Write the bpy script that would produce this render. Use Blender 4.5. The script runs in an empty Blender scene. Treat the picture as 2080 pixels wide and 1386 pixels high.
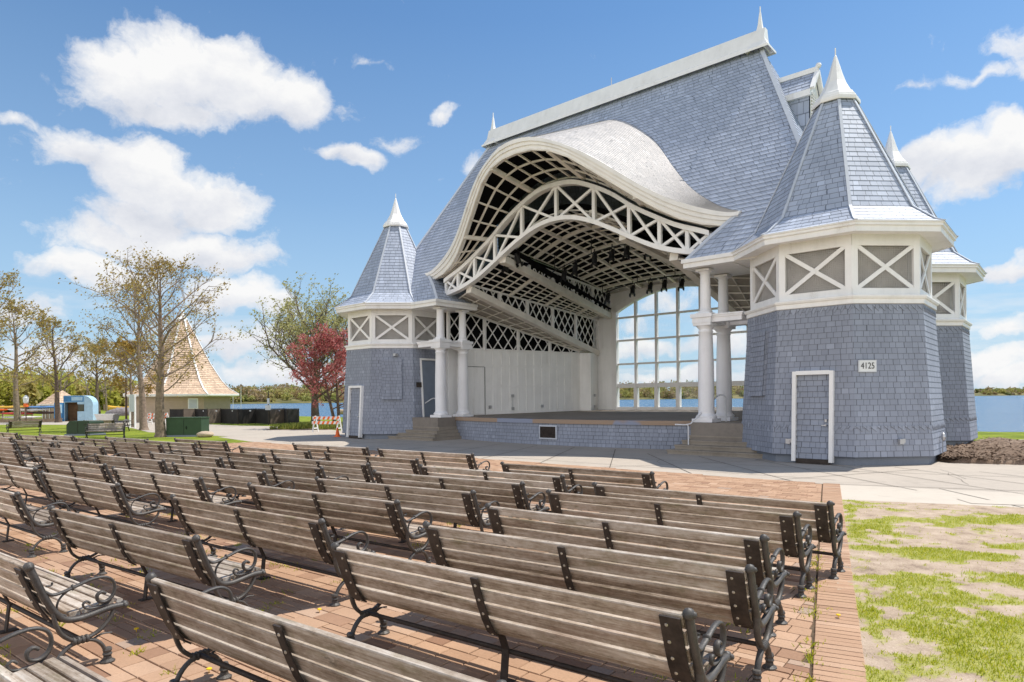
import bpy, math, random
import numpy as np
from mathutils import Vector, Matrix
PI = math.pi
SC = bpy.context.scene
COL = SC.collection
random.seed(7)
RNG = np.random.default_rng(11)

# ------------------------------------------------------------------ frame of the bandshell (building axes)
PHI = math.radians(40.968)
MX, MY = 2.27, 30.053                      # middle of the building front on the ground
UX, UY = math.cos(PHI), -math.sin(PHI)     # along the facade, to the right
VX, VY = math.sin(PHI), math.cos(PHI)      # into the building
def W(u, v, z=0.0): return (MX + u*UX + v*VX, MY + u*UY + v*VY, z)

# ------------------------------------------------------------------ node helpers
class N:
    def __init__(s, name, world=False):
        if world:
            s.o = bpy.data.worlds.new(name)
        else:
            s.o = bpy.data.materials.new(name)
        s.o.use_nodes = True
        s.t = s.o.node_tree
        s.t.nodes.clear()
    def n(s, typ, **kw):
        nd = s.t.nodes.new(typ)
        for k, v in kw.items():
            if k.startswith('i_'):
                nd.inputs[k[2:].replace('_', ' ')].default_value = v
            else:
                setattr(nd, k, v)
        return nd
    def l(s, a, b): s.t.links.new(a, b)
    def val(s, sock, v):
        if hasattr(v, 'is_linked') or hasattr(v, 'links'): s.l(v, sock)
        else: sock.default_value = v
    def math(s, op, a, b=None, c=None, clamp=False):
        nd = s.t.nodes.new('ShaderNodeMath'); nd.operation = op; nd.use_clamp = clamp
        s.val(nd.inputs[0], a)
        if b is not None: s.val(nd.inputs[1], b)
        if c is not None: s.val(nd.inputs[2], c)
        return nd.outputs[0]
    def vm(s, op, a, b=None):
        nd = s.t.nodes.new('ShaderNodeVectorMath'); nd.operation = op
        s.val(nd.inputs[0], a)
        if b is not None: s.val(nd.inputs[1], b)
        return nd.outputs['Value'] if op in ('DOT_PRODUCT', 'LENGTH', 'DISTANCE') else nd.outputs[0]
    def noise(s, vec, scale, detail=3.0, rough=0.55, dims='3D'):
        nd = s.t.nodes.new('ShaderNodeTexNoise'); nd.noise_dimensions = dims
        if vec is not None: s.l(vec, nd.inputs['Vector'])
        nd.inputs['Scale'].default_value = scale; nd.inputs['Detail'].default_value = detail
        nd.inputs['Roughness'].default_value = rough
        return nd.outputs['Fac']
    def ramp(s, fac, stops):
        nd = s.t.nodes.new('ShaderNodeValToRGB'); s.l(fac, nd.inputs[0])
        e = nd.color_ramp.elements
        while len(e) < len(stops): e.new(0.5)
        for i, (p, c) in enumerate(stops):
            e[i].position = p; e[i].color = (*c, 1) if len(c) == 3 else c
        return nd.outputs['Color']
    def mix(s, fac, a, b, blend='MIX'):
        nd = s.t.nodes.new('ShaderNodeMix'); nd.data_type = 'RGBA'; nd.blend_type = blend
        s.val(nd.inputs[0], fac)
        for sock, v in ((nd.inputs[6], a), (nd.inputs[7], b)):
            if isinstance(v, tuple): sock.default_value = (*v, 1) if len(v) == 3 else v
            else: s.l(v, sock)
        return nd.outputs[2]
    def out(s, col, rough=0.7, bump=None, bstr=0.3, bdist=0.02, spec=0.3, metal=0.0, trans=None):
        p = s.t.nodes.new('ShaderNodeBsdfPrincipled')
        if isinstance(col, tuple): p.inputs['Base Color'].default_value = (*col, 1)
        else: s.l(col, p.inputs['Base Color'])
        s.val(p.inputs['Roughness'], rough)
        p.inputs['Specular IOR Level'].default_value = spec
        p.inputs['Metallic'].default_value = metal
        if bump is not None:
            b = s.t.nodes.new('ShaderNodeBump'); s.l(bump, b.inputs['Height'])
            b.inputs['Strength'].default_value = bstr; b.inputs['Distance'].default_value = bdist
            s.l(b.outputs[0], p.inputs['Normal'])
        o = s.t.nodes.new('ShaderNodeOutputMaterial')
        sh = p.outputs[0]
        if trans is not None:
            tb = s.t.nodes.new('ShaderNodeBsdfTranslucent')
            if isinstance(col, tuple): tb.inputs[0].default_value = (*col, 1)
            else: s.l(col, tb.inputs[0])
            mx = s.t.nodes.new('ShaderNodeMixShader'); mx.inputs[0].default_value = trans
            s.l(sh, mx.inputs[1]); s.l(tb.outputs[0], mx.inputs[2]); sh = mx.outputs[0]
        s.l(sh, o.inputs['Surface'])
        return s.o
    def coord(s, which='Object'):
        return s.t.nodes.new('ShaderNodeTexCoord').outputs[which]
    def mapv(s, vec, scale=(1, 1, 1), loc=(0, 0, 0), rot=(0, 0, 0)):
        nd = s.t.nodes.new('ShaderNodeMapping'); s.l(vec, nd.inputs[0])
        nd.inputs['Scale'].default_value = scale; nd.inputs['Location'].default_value = loc
        nd.inputs['Rotation'].default_value = rot
        return nd.outputs[0]

def simple(name, col, rough=0.6, var=0.12, scale=3.0, spec=0.3, metal=0.0, bump=0.0, fine=40.0):
    m = N(name); c = m.coord('Object')
    n1 = m.noise(c, scale, 4.0); n2 = m.noise(c, fine, 2.0)
    f = m.math('ADD', m.math('MULTIPLY', n1, 0.7), m.math('MULTIPLY', n2, 0.3))
    lo = tuple(x*(1-var*1.4) for x in col); hi = tuple(min(1, x*(1+var)) for x in col)
    cc = m.ramp(f, [(0.3, lo), (0.7, hi)])
    return m.out(cc, rough, n2 if bump else None, bump, 0.01, spec, metal)

def shingle(name, col, h, w, var=0.22, warm=(1, 1, 1), rough=0.75, spec=0.35, sk=0.42):
    """courses of random-width shingles; UV in metres, v = course index * h"""
    m = N(name)
    uv = m.coord('UV')
    sx = m.t.nodes.new('ShaderNodeSeparateXYZ'); m.l(uv, sx.inputs[0])
    u, v = sx.outputs[0], sx.outputs[1]
    row = m.math('FLOOR', m.math('ADD', m.math('DIVIDE', v, h), 0.001))
    cb = m.t.nodes.new('ShaderNodeCombineXYZ')
    m.l(m.math('MULTIPLY', u, 2.3), cb.inputs[0]); m.l(m.math('MULTIPLY', row, 3.71), cb.inputs[1])
    nz = m.noise(cb.outputs[0], 1.0, 0.0, dims='2D')
    u2 = m.math('ADD', m.math('ADD', u, m.math('MULTIPLY', m.math('SUBTRACT', nz, 0.5), w*1.15)), m.math('MULTIPLY', row, w*0.37))
    cell = m.math('DIVIDE', u2, w)
    fr = m.math('FRACT', cell)
    edge = m.math('MINIMUM', fr, m.math('SUBTRACT', 1.0, fr))
    butt_shade = m.math('LESS_THAN', m.math('FRACT', m.math('ADD', m.math('DIVIDE', v, h), 0.0005)), 0.085)  # dark course edge: occlusion shade under each course, painted into the colour
    slit_and_shade = m.math('MAXIMUM', m.math('LESS_THAN', edge, 0.035), m.math('MULTIPLY', butt_shade, 0.75))
    idx = m.math('FLOOR', cell)
    cb2 = m.t.nodes.new('ShaderNodeCombineXYZ'); m.l(idx, cb2.inputs[0]); m.l(row, cb2.inputs[1])
    wn = m.t.nodes.new('ShaderNodeTexWhiteNoise'); wn.noise_dimensions = '2D'; m.l(cb2.outputs[0], wn.inputs['Vector'])
    big = m.noise(m.coord('Object'), 0.5, 3.0)
    cb3 = m.t.nodes.new('ShaderNodeCombineXYZ'); m.l(m.math('MULTIPLY', u, 45), cb3.inputs[0]); m.l(m.math('MULTIPLY', v, 4), cb3.inputs[1])
    fine = m.noise(cb3.outputs[0], 1.0, 3.0)
    f = m.math('ADD', m.math('ADD', m.math('MULTIPLY', wn.outputs['Value'], 0.5), m.math('MULTIPLY', big, 0.35)), m.math('MULTIPLY', fine, 0.25))
    lo = tuple(x*(1-var) for x in col); hi = tuple(x*(1+var)*y for x, y in zip(col, warm))
    c = m.ramp(f, [(0.2, lo), (0.85, hi)])
    oc_ = m.coord('Object')
    strk = m.noise(m.mapv(oc_, (2.2, 2.2, .22)), 1.0, 4.0, 0.6)
    fade = m.noise(oc_, 0.22, 4.0, 0.6)
    k_ = m.math('ADD', 0.62, m.math('ADD', m.math('MULTIPLY', strk, 0.36), m.math('MULTIPLY', fade, 0.42)))
    c = m.mix(1.0, c, k_, 'MULTIPLY')
    odd = m.math('GREATER_THAN', wn.outputs['Value'], 0.965)
    c = m.mix(m.math('MULTIPLY', odd, 0.45), c, tuple(min(1, x*1.35) for x in col))
    c = m.mix(slit_and_shade, c, tuple(x*sk for x in col))
    hgt = m.math('SUBTRACT', m.math('MULTIPLY', fine, 0.25), slit_and_shade)
    return m.out(c, rough, hgt, 0.35, 0.012, spec)

MAT = {}
def mats():
    M = MAT
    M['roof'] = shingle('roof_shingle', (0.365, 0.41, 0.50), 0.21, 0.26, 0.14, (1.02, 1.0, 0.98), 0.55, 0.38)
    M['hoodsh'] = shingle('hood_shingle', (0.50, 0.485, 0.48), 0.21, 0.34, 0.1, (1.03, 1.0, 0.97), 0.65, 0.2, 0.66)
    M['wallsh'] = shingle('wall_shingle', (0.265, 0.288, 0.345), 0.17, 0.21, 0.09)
    def painted(name, col, rough=.5):
        m = N(name); oc = m.coord('Object')
        a1 = m.noise(m.mapv(oc, (3, 3, .35)), 1.0, 5.0, 0.65); a2 = m.noise(oc, 1.1, 5.0, 0.6); a3 = m.noise(oc, 38, 3.0, 0.7)
        f = m.math('ADD', m.math('ADD', m.math('MULTIPLY', a1, 0.45), m.math('MULTIPLY', a2, 0.35)), m.math('MULTIPLY', a3, 0.2))
        c = m.ramp(f, [(0.30, tuple(x*y for x, y in zip(col, (.70, .66, .60)))), (0.42, tuple(x*.92 for x in col)), (0.55, col), (0.75, tuple(min(.93, x*1.05) for x in col))])
        M[name] = m.out(c, rough, a3, 0.25, 0.004, 0.35)
        return M[name]
    M['white'] = painted('white_paint', (0.85, 0.835, 0.815))
    M['white_cool'] = painted('white_column_paint', (0.86, 0.85, 0.86))
    M['flash'] = simple('hip_flashing', (0.55, 0.58, 0.63), 0.5, 0.06)
    M['panelw'] = painted('stage_panel_paint', (0.90, 0.89, 0.87), .6)
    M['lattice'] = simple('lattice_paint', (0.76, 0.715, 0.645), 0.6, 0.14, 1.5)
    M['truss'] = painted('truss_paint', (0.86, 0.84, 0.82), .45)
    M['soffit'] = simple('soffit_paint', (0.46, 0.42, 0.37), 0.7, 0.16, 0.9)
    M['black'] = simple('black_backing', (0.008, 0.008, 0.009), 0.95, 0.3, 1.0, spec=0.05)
    M['screen'] = simple('screen_wire', (0.62, 0.60, 0.58), 0.6, 0.1)
    M['tower_inner'] = simple('tower_inner_wall', (0.60, 0.57, 0.54), 0.8, 0.12)
    M['bluedoor'] = simple('blue_grey_door', (0.19, 0.225, 0.28), 0.55, 0.08)
    M['steel'] = simple('galvanised_steel', (0.5, 0.5, 0.51), 0.35, 0.1, 6.0, 0.5, 0.6)
    M['railpaint'] = simple('white_rail_paint', (0.70, 0.70, 0.71), 0.4, 0.06)
    M['iron'] = simple('cast_iron', (0.075, 0.067, 0.06), 0.5, 0.35, 9.0, 0.4, 0.0, 0.2, 90)
    M['plate'] = simple('rusty_dark_plate', (0.05, 0.038, 0.031), 0.6, 0.4, 8.0, 0.3)
    M['bolt'] = simple('bolt_head', (0.5, 0.44, 0.36), 0.4, 0.2, 20, 0.5, 0.5)
    M['blackgear'] = simple('black_stage_gear', (0.012, 0.012, 0.013), 0.5, 0.2)
    M['greenbox'] = simple('green_cabinet_paint', (0.035, 0.075, 0.035), 0.5, 0.12, 2.0)
    M['greenbox2'] = simple('dark_green_cabinet', (0.03, 0.052, 0.03), 0.5, 0.12, 2.0)
    M['tan'] = simple('tan_clapboard', (0.44, 0.34, 0.25), 0.7, 0.08, 2.0)
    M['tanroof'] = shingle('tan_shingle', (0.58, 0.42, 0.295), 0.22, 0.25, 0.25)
    M['fabric'] = simple('dark_fence_fabric', (0.03, 0.027, 0.025), 0.8, 0.3, 1.5)
    M['fabric2'] = simple('tan_fence_fabric', (0.17, 0.135, 0.105), 0.8, 0.2, 1.5)
    M['orange'] = simple('safety_orange', (0.85, 0.16, 0.03), 0.5, 0.08)
    M['blue1'] = simple('kiosk_blue', (0.06, 0.22, 0.45), 0.5, 0.2, 2.5)
    M['blue2'] = simple('kiosk_light_blue', (0.42, 0.62, 0.76), 0.5, 0.12, 3.0)
    M['kiosk_in'] = simple('kiosk_interior', (0.16, 0.09, 0.045), 0.7, 0.3, 3.0)
    M['glassdark'] = simple('dark_pane', (0.05, 0.05, 0.035), 0.1, 0.3, 3.0, 0.6)
    M['tarp'] = simple('grey_tarp', (0.25, 0.22, 0.22), 0.7, 0.3, 4.0)
    M['yellow'] = simple('yellow_hull', (0.75, 0.45, 0.06), 0.35, 0.08, spec=0.5)
    M['red'] = simple('red_hull', (0.55, 0.07, 0.05), 0.35, 0.1, spec=0.5)
    M['whitehull'] = simple('white_hull', (0.72, 0.70, 0.68), 0.35, 0.08, spec=0.5)
    M['bluehull'] = simple('blue_hull', (0.12, 0.25, 0.5), 0.35, 0.1, spec=0.5)
    M['timber'] = simple('rack_timber', (0.30, 0.22, 0.15), 0.8, 0.2, 4.0)
    M['darkhull'] = simple('dark_hull', (0.09, 0.05, 0.04), 0.5, 0.2)
    M['brownpole'] = simple('brown_pole_paint', (0.10, 0.06, 0.04), 0.5, 0.1)
    M['rock'] = simple('pale_boulder', (0.48, 0.38, 0.28), 0.9, 0.2, 5.0, 0.2, 0, 0.4, 30)
    M['signw'] = simple('sign_enamel', (0.74, 0.75, 0.74), 0.4, 0.05)
    M['ink'] = simple('sign_lettering', (0.02, 0.02, 0.022), 0.5, 0.1)
    M['bark'] = simple('grey_bark', (0.27, 0.205, 0.155), 0.95, 0.35, 6.0, 0.1, 0, 0.6, 35)
    M['bark2'] = simple('dark_bark', (0.15, 0.11, 0.085), 0.95, 0.35, 6.0, 0.1, 0, 0.5, 35)
    def leaf(name, cols, tr=0.35):
        m = N(name); a = m.t.nodes.new('ShaderNodeAttribute'); a.attribute_name = 'tint'
        st = [(i/(len(cols)-1), c) for i, c in enumerate(cols)]
        M[name] = m.out(m.ramp(a.outputs['Fac'], st), 0.6, spec=0.25, trans=tr)
    leaf('leaf_oak', [(0.30, 0.19, 0.05), (0.42, 0.30, 0.08), (0.34, 0.30, 0.10)])
    leaf('leaf_gold', [(0.34, 0.19, 0.04), (0.42, 0.27, 0.06), (0.30, 0.24, 0.07)])
    leaf('leaf_red', [(0.26, 0.05, 0.055), (0.52, 0.15, 0.14), (0.66, 0.32, 0.29)], 0.45)
    leaf('leaf_pale', [(0.34, 0.33, 0.12), (0.46, 0.44, 0.18), (0.40, 0.35, 0.18)], 0.45)
    leaf('wood_leaf', [(0.13, 0.15, 0.05), (0.29, 0.30, 0.085), (0.40, 0.38, 0.11), (0.34, 0.235, 0.115), (0.37, 0.32, 0.20)], 0.4)
    leaf('wood_near', [(0.34, 0.34, 0.07), (0.46, 0.44, 0.08), (0.50, 0.42, 0.13), (0.40, 0.30, 0.15)], 0.45)
    leaf('blade', [(0.24, 0.30, 0.015), (0.44, 0.48, 0.025), (0.64, 0.58, 0.07)], 0.45)
    leaf('bedleaf', [(0.14, 0.18, 0.03), (0.30, 0.33, 0.06), (0.42, 0.40, 0.10)], 0.4)
    M['dandelion'] = simple('dandelion_yellow', (0.85, 0.55, 0.02), 0.6, 0.05)
    # weathered bench wood -------------------------------------------------
    m = N('weathered_wood'); oc = m.coord('Object')
    oi = m.t.nodes.new('ShaderNodeObjectInfo')
    cb = m.t.nodes.new('ShaderNodeCombineXYZ')
    for i in range(3): m.l(m.math('MULTIPLY', oi.outputs['Random'], 31.0+7*i), cb.inputs[i])
    v = m.vm('ADD', oc, cb.outputs[0])
    grain = m.noise(m.mapv(v, (2.6, 75, 75)), 1.0, 5.0, 0.7)
    blot = m.noise(m.mapv(v, (3.2, 11, 11)), 1.0, 7.0, 0.72)
    tone = m.noise(m.mapv(v, (0.12, 8.6, 8.6)), 1.0, 0.0)
    mott = m.noise(m.mapv(v, (14, 26, 26)), 1.0, 5.0, 0.75)
    f = m.math('ADD', m.math('ADD', m.math('MULTIPLY', grain, 0.40), m.math('MULTIPLY', blot, 0.45)), m.math('ADD', m.math('MULTIPLY', tone, 0.40), m.math('MULTIPLY', mott, 0.30)))
    c = m.ramp(f, [(0.54, (0.075, 0.052, 0.035)), (0.68, (0.235, 0.178, 0.13)), (0.79, (0.385, 0.315, 0.25)), (0.95, (0.58, 0.52, 0.455))])
    gr_ = m.noise(m.mapv(v, (2.8, 6, 6)), 1.0, 4.0, 0.7)
    green = m.ramp(gr_, [(0.54, (0, 0, 0)), (0.70, (1, 1, 1))])
    c = m.mix(m.math('MULTIPLY', green, 0.45), c, (0.155, 0.135, 0.058))
    red = m.ramp(m.noise(m.mapv(v, (1.1, 5, 5), (9, 3, 1)), 1.0, 3.0), [(0.55, (0, 0, 0)), (0.7, (1, 1, 1))])
    c = m.mix(m.math('MULTIPLY', red, 0.35), c, (0.27, 0.18, 0.14))
    dk = m.ramp(m.noise(m.mapv(v, (5, 16, 16), (2, 8, 5)), 1.0, 6.0, 0.75), [(0.60, (0, 0, 0)), (0.68, (1, 1, 1))])
    c = m.mix(m.math('MULTIPLY', dk, 0.55), c, (0.06, 0.048, 0.034))
    hue = m.math('ADD', 0.78, m.math('MULTIPLY', oi.outputs['Random'], 0.42))
    c = m.mix(1.0, c, hue, 'MULTIPLY')
    M['wood'] = m.out(c, 0.8, grain, 0.6, 0.005, 0.2)
    # pavers ----------------------------------------------------------------
    m = N('clay_paver'); a = m.t.nodes.new('ShaderNodeAttribute'); a.attribute_name = 'tint'
    oc = m.coord('Object')
    sp = m.noise(oc, 60, 3.0, 0.7); bl = m.noise(oc, 2.2, 4.0)
    c = m.ramp(a.outputs['Fac'], [(0.0, (0.27, 0.155, 0.10)), (0.35, (0.385, 0.24, 0.155)), (0.65, (0.43, 0.275, 0.18)), (0.88, (0.48, 0.325, 0.225)), (1.0, (0.36, 0.265, 0.205))])
    k = m.math('ADD', 0.62, m.math('ADD', m.math('MULTIPLY', sp, 0.45), m.math('MULTIPLY', bl, 0.32)))
    c = m.mix(1.0, c, k, 'MULTIPLY')
    M['paver'] = m.out(c, 0.9, sp, 0.5, 0.004, 0.15)
    M['joint'] = simple('joint_soil', (0.13, 0.095, 0.065), 0.95, 0.4, 5.0, 0.1, 0, 0.5, 60)
    # concrete ---------------------------------------------------------------
    def concrete(name, col, joint=False, var=0.14):
        m = N(name); oc = m.coord('Object')
        a1 = m.noise(oc, 0.45, 7.0, 0.65); a2 = m.noise(oc, 30, 3.0, 0.7); a3 = m.noise(oc, 4.0, 6.0, 0.65)
        f = m.math('ADD', m.math('ADD', m.math('MULTIPLY', a1, 0.5), m.math('MULTIPLY', a3, 0.3)), m.math('MULTIPLY', a2, 0.2))
        c = m.ramp(f, [(0.32, tuple(x*(1-var*1.5) for x in col)), (0.5, col), (0.7, tuple(x*(1+var*0.8) for x in col))])
        st = m.ramp(m.noise(oc, 1.6, 6.0, 0.75), [(0.56, (0, 0, 0)), (0.70, (1, 1, 1))])
        c = m.mix(m.math('MULTIPLY', st, 0.3), c, tuple(x*0.55 for x in col))
        M[name] = m.out(c, 0.88, a2, 0.3, 0.006, 0.2)
    concrete('plaza_concrete', (0.43, 0.375, 0.315))
    concrete('step_concrete', (0.30, 0.262, 0.215), var=0.25)
    concrete('stage_floor', (0.24, 0.21, 0.18), var=0.2)
    concrete('foundation', (0.21, 0.235, 0.28))
    concrete('path_asphalt', (0.42, 0.37, 0.31), var=0.1)
    concrete('pale_slab', (0.52, 0.46, 0.385), var=0.08)
    M['seam'] = simple('seam_dirt', (0.10, 0.085, 0.07), 0.95, 0.3)
    # lip with worn paint
    m = N('worn_blue_lip'); oc = m.coord('Object')
    p = m.noise(m.mapv(oc, (0.55, 0.55, 0.2)), 1.0, 1.5, 0.4)
    msk = m.ramp(p, [(0.49, (0, 0, 0)), (0.51, (1, 1, 1))])
    n2 = m.noise(oc, 12, 3)
    c = m.mix(msk, (0.25, 0.29, 0.40), (0.36, 0.24, 0.15))
    c = m.mix(m.math('MULTIPLY', n2, 0.5), c, (0.30, 0.28, 0.27))
    M['lip'] = m.out(c, 0.8)
    # patchy lawn -----------------------------------------------------------
    m = N('patchy_lawn'); a = m.t.nodes.new('ShaderNodeAttribute'); a.attribute_name = 'tint'
    oc = m.coord('Object')
    n1 = m.noise(oc, 3.0, 6.0, 0.65); n2 = m.noise(oc, 45, 4.0, 0.75); n3 = m.noise(oc, 0.9, 3)
    dirt = m.ramp(m.math('ADD', m.math('MULTIPLY', n1, 0.6), m.math('MULTIPLY', n2, 0.4)), [(0.33, (0.19, 0.14, 0.105)), (0.46, (0.40, 0.305, 0.225)), (0.66, (0.56, 0.45, 0.345))])
    grs = m.ramp(n2, [(0.3, (0.18, 0.20, 0.03)), (0.7, (0.42, 0.44, 0.06))])
    e = m.math('ADD', a.outputs['Fac'], m.math('MULTIPLY', m.math('SUBTRACT', n2, 0.5), 0.9))
    msk = m.ramp(e, [(0.36, (0, 0, 0)), (0.62, (1, 1, 1))])
    c = m.mix(m.math('MULTIPLY', msk, 0.75), dirt, grs)
    M['patchy'] = m.out(c, 0.95, n2, 0.8, 0.015, 0.1)
    m = N('lawn_grass'); oc = m.coord('Object')
    n1 = m.noise(oc, 0.5, 5.0, 0.6); n2 = m.noise(oc, 14, 4.0, 0.75)
    f = m.math('ADD', m.math('MULTIPLY', n1, 0.55), m.math('MULTIPLY', n2, 0.45))
    c = m.ramp(f, [(0.34, (0.095, 0.125, 0.02)), (0.5, (0.19, 0.235, 0.028)), (0.62, (0.27, 0.30, 0.04)), (0.75, (0.34, 0.29, 0.09))])
    M['lawn'] = m.out(c, 0.95, n2, 0.8, 0.05, 0.1)
    m = N('bark_mulch'); oc = m.coord('Object')
    n1 = m.noise(oc, 2.0, 6.0, 0.7); n2 = m.noise(oc, 25, 4.0, 0.8)
    c = m.ramp(m.math('ADD', m.math('MULTIPLY', n1, 0.5), m.math('MULTIPLY', n2, 0.5)), [(0.33, (0.09, 0.06, 0.042)), (0.48, (0.235, 0.165, 0.12)), (0.66, (0.42, 0.32, 0.245))])
    M['mulch'] = m.out(c, 0.95, n2, 1.0, 0.05, 0.1)
    m = N('lake_water'); oc = m.coord('Object')
    w1 = m.noise(m.mapv(oc, (0.55, 1.6, 1)), 1.0, 5.0, 0.7); w2 = m.noise(m.mapv(oc, (0.03, 0.10, 1)), 1.0, 3.0)
    c = m.mix(w2, (0.025, 0.095, 0.19), (0.05, 0.145, 0.255))
    M['water'] = m.out(c, 0.22, w1, 0.9, 0.6, 0.3)
    m = N('far_land'); oc = m.coord('Object')
    M['farland'] = m.out(m.ramp(m.noise(oc, 0.03, 4), [(0.35, (0.09, 0.09, 0.03)), (0.65, (0.2, 0.17, 0.07))]), 0.95)
    # clear window glass
    m = N('window_glass')
    tr = m.t.nodes.new('ShaderNodeBsdfTransparent'); tr.inputs[0].default_value = (0.96, 0.97, 0.97, 1)
    gl = m.t.nodes.new('ShaderNodeBsdfGlossy'); gl.inputs['Roughness'].default_value = 0.02
    fr = m.t.nodes.new('ShaderNodeFresnel'); fr.inputs[0].default_value = 1.35
    mx = m.t.nodes.new('ShaderNodeMixShader'); m.l(fr.outputs[0], mx.inputs[0]); m.l(tr.outputs[0], mx.inputs[1]); m.l(gl.outputs[0], mx.inputs[2])
    o = m.t.nodes.new('ShaderNodeOutputMaterial'); m.l(mx.outputs[0], o.inputs[0]); M['glass'] = m.o
mats()

# ------------------------------------------------------------------ mesh builder
def V3(p): return Vector(p)
class MB:
    def __init__(s): s.v = []; s.f = []; s.m = []; s.uv = []; s.t = None
    def face(s, pts, uv=None, mat=0):
        i = len(s.v); s.v.extend([tuple(p) for p in pts]); s.f.append(tuple(range(i, i+len(pts)))); s.m.append(mat)
        if uv is None:
            p0 = V3(pts[0]); e1 = (V3(pts[1])-p0); 
            if e1.length < 1e-9: e1 = Vector((1, 0, 0))
            e1.normalize(); n = e1.cross(V3(pts[-1])-p0)
            if n.length < 1e-9: n = Vector((0, 0, 1))
            n.normalize(); e2 = n.cross(e1)
            uv = [((V3(p)-p0).dot(e1), (V3(p)-p0).dot(e2)) for p in pts]
        s.uv.extend(uv)
    def grid(s, rows, mat=0, closed=False, flip=False):
        """shared-vertex grid from a list of rings/rows"""
        base = len(s.v); n = len(rows[0])
        for r in rows: s.v.extend([tuple(p) for p in r])
        for i in range(len(rows)-1):
            for j in range(n if closed else n-1):
                a = base+i*n+j; b = base+i*n+(j+1) % n; c = base+(i+1)*n+(j+1) % n; d = base+(i+1)*n+j
                q = (a, b, c, d) if not flip else (d, c, b, a)
                s.f.append(q); s.m.append(mat); s.uv.extend([(j*.1, i*.1), (j*.1+.1, i*.1), (j*.1+.1, i*.1+.1), (j*.1, i*.1+.1)])
    def box(s, c, size, R=None, mat=0, skip=()):
        hx, hy, hz = size[0]/2, size[1]/2, size[2]/2
        P = [Vector((x, y, z)) for x in (-hx, hx) for y in (-hy, hy) for z in (-hz, hz)]
        if R is not None: P = [R @ p for p in P]
        P = [p+Vector(c) for p in P]
        for k, q in enumerate(((0, 1, 3, 2), (4, 6, 7, 5), (0, 4, 5, 1), (2, 3, 7, 6), (0, 2, 6, 4), (1, 5, 7, 3))):
            if k in skip: continue
            s.face([P[i] for i in q], None, mat)
    def bar(s, p, q, w, h, up=(0, 0, 1), mat=0):
        p, q = V3(p), V3(q); d = q-p; L = d.length
        if L < 1e-6: return
        x = d/L; u = V3(up); y = u.cross(x)
        if y.length < 1e-5: y = Vector((1, 0, 0)).cross(x)
        y.normalize(); z = x.cross(y)
        R = Matrix((x, y, z)).transposed()
        s.box((p+q)/2, (L, w, h), R, mat)
    def tube(s, path, rad, n=8, mat=0, cap=True, sq=(1, 1), side=None):
        P = [V3(p) for p in path]; m = len(P)
        if not hasattr(rad, '__len__'): rad = [rad]*m
        rows = []; ref = V3(side) if side is not None else None
        prev = None
        for i in range(m):
            t = (P[min(i+1, m-1)]-P[max(i-1, 0)])
            if t.length < 1e-9: t = Vector((0, 0, 1))
            t.normalize()
            if ref is not None:
                a = ref-t*ref.dot(t)
            elif prev is not None:
                a = prev-t*prev.dot(t)
            else:
                a = t.orthogonal()
            if a.length < 1e-6: a = t.orthogonal()
            a.normalize(); b = t.cross(a); prev = a
            rows.append([P[i]+a*(math.cos(2*PI*k/n)*rad[i]*sq[0])+b*(math.sin(2*PI*k/n)*rad[i]*sq[1]) for k in range(n)])
        s.grid(rows, mat, True)
        if cap:
            s.face(rows[0][::-1], None, mat); s.face(rows[-1], None, mat)
    def lathe(s, prof, n, c=(0, 0, 0), ph=0.0, mat=0, capt=True, capb=False):
        rows = [[(c[0]+r*math.cos(ph+2*PI*k/n), c[1]+r*math.sin(ph+2*PI*k/n), c[2]+z) for k in range(n)] for r, z in prof]
        if n <= 12:
            for i in range(len(rows)-1):
                for k in range(n):
                    s.face([rows[i][k], rows[i][(k+1) % n], rows[i+1][(k+1) % n], rows[i+1][k]], None, mat)
        else: s.grid(rows, mat, True)
        if capt: s.face(rows[-1], None, mat)
        if capb: s.face(rows[0][::-1], None, mat)
    def sphere(s, c, r, n=10, mat=0, sq=(1, 1, 1)):
        rows = []
        for i in range(n//2+1):
            a = -PI/2+PI*i/(n//2)
            rr = max(math.cos(a), 1e-4)
            rows.append([(c[0]+r*sq[0]*rr*math.cos(2*PI*k/n), c[1]+r*sq[1]*rr*math.sin(2*PI*k/n), c[2]+r*sq[2]*math.sin(a)) for k in range(n)])
        s.grid(rows, mat, True)
    def courses(s, rows, lip, h, out=None, mat=0, umid=True, i0=0):
        """overlapping shingle courses; rows bottom->top, each left->right seen from outside"""
        rows = [[V3(p) for p in r] for r in rows]
        cum = []
        for r in rows:
            c = [0.0]
            for a, b in zip(r, r[1:]): c.append(c[-1]+(b-a).length)
            off = c[-1]/2 if umid else 0
            cum.append([x-off for x in c])
        for i in range(len(rows)-1):
            lo, hi = rows[i], rows[i+1]; n = len(lo); O = []
            for j in range(n):
                if out is not None: nn = V3(out(lo[j]))
                else:
                    t = lo[min(j+1, n-1)]-lo[max(j-1, 0)]
                    if t.length < 1e-7: t = hi[min(j+1, n-1)]-hi[max(j-1, 0)]
                    nn = t.cross(hi[j]-lo[j])
                if nn.length > 1e-9: nn.normalize()
                O.append(nn)
            for j in range(n-1):
                a, b, c, d = lo[j]+O[j]*lip, lo[j+1]+O[j+1]*lip, hi[j+1], hi[j]
                u0, u1 = cum[i][j], cum[i][j+1]
                v0 = (i+i0)*h+0.004; v1 = (i+i0+1)*h-0.004
                s.face([a, b, c, d], [(u0, v0), (u1, v0), (u1, v1), (u0, v1)], mat)
                s.face([lo[j]-O[j]*.004, lo[j+1]-O[j+1]*.004, b, a], [(u0, v0), (u1, v0), (u1, v0+.01), (u0, v0+.01)], mat)  # lip UVs land in the painted shade band
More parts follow.
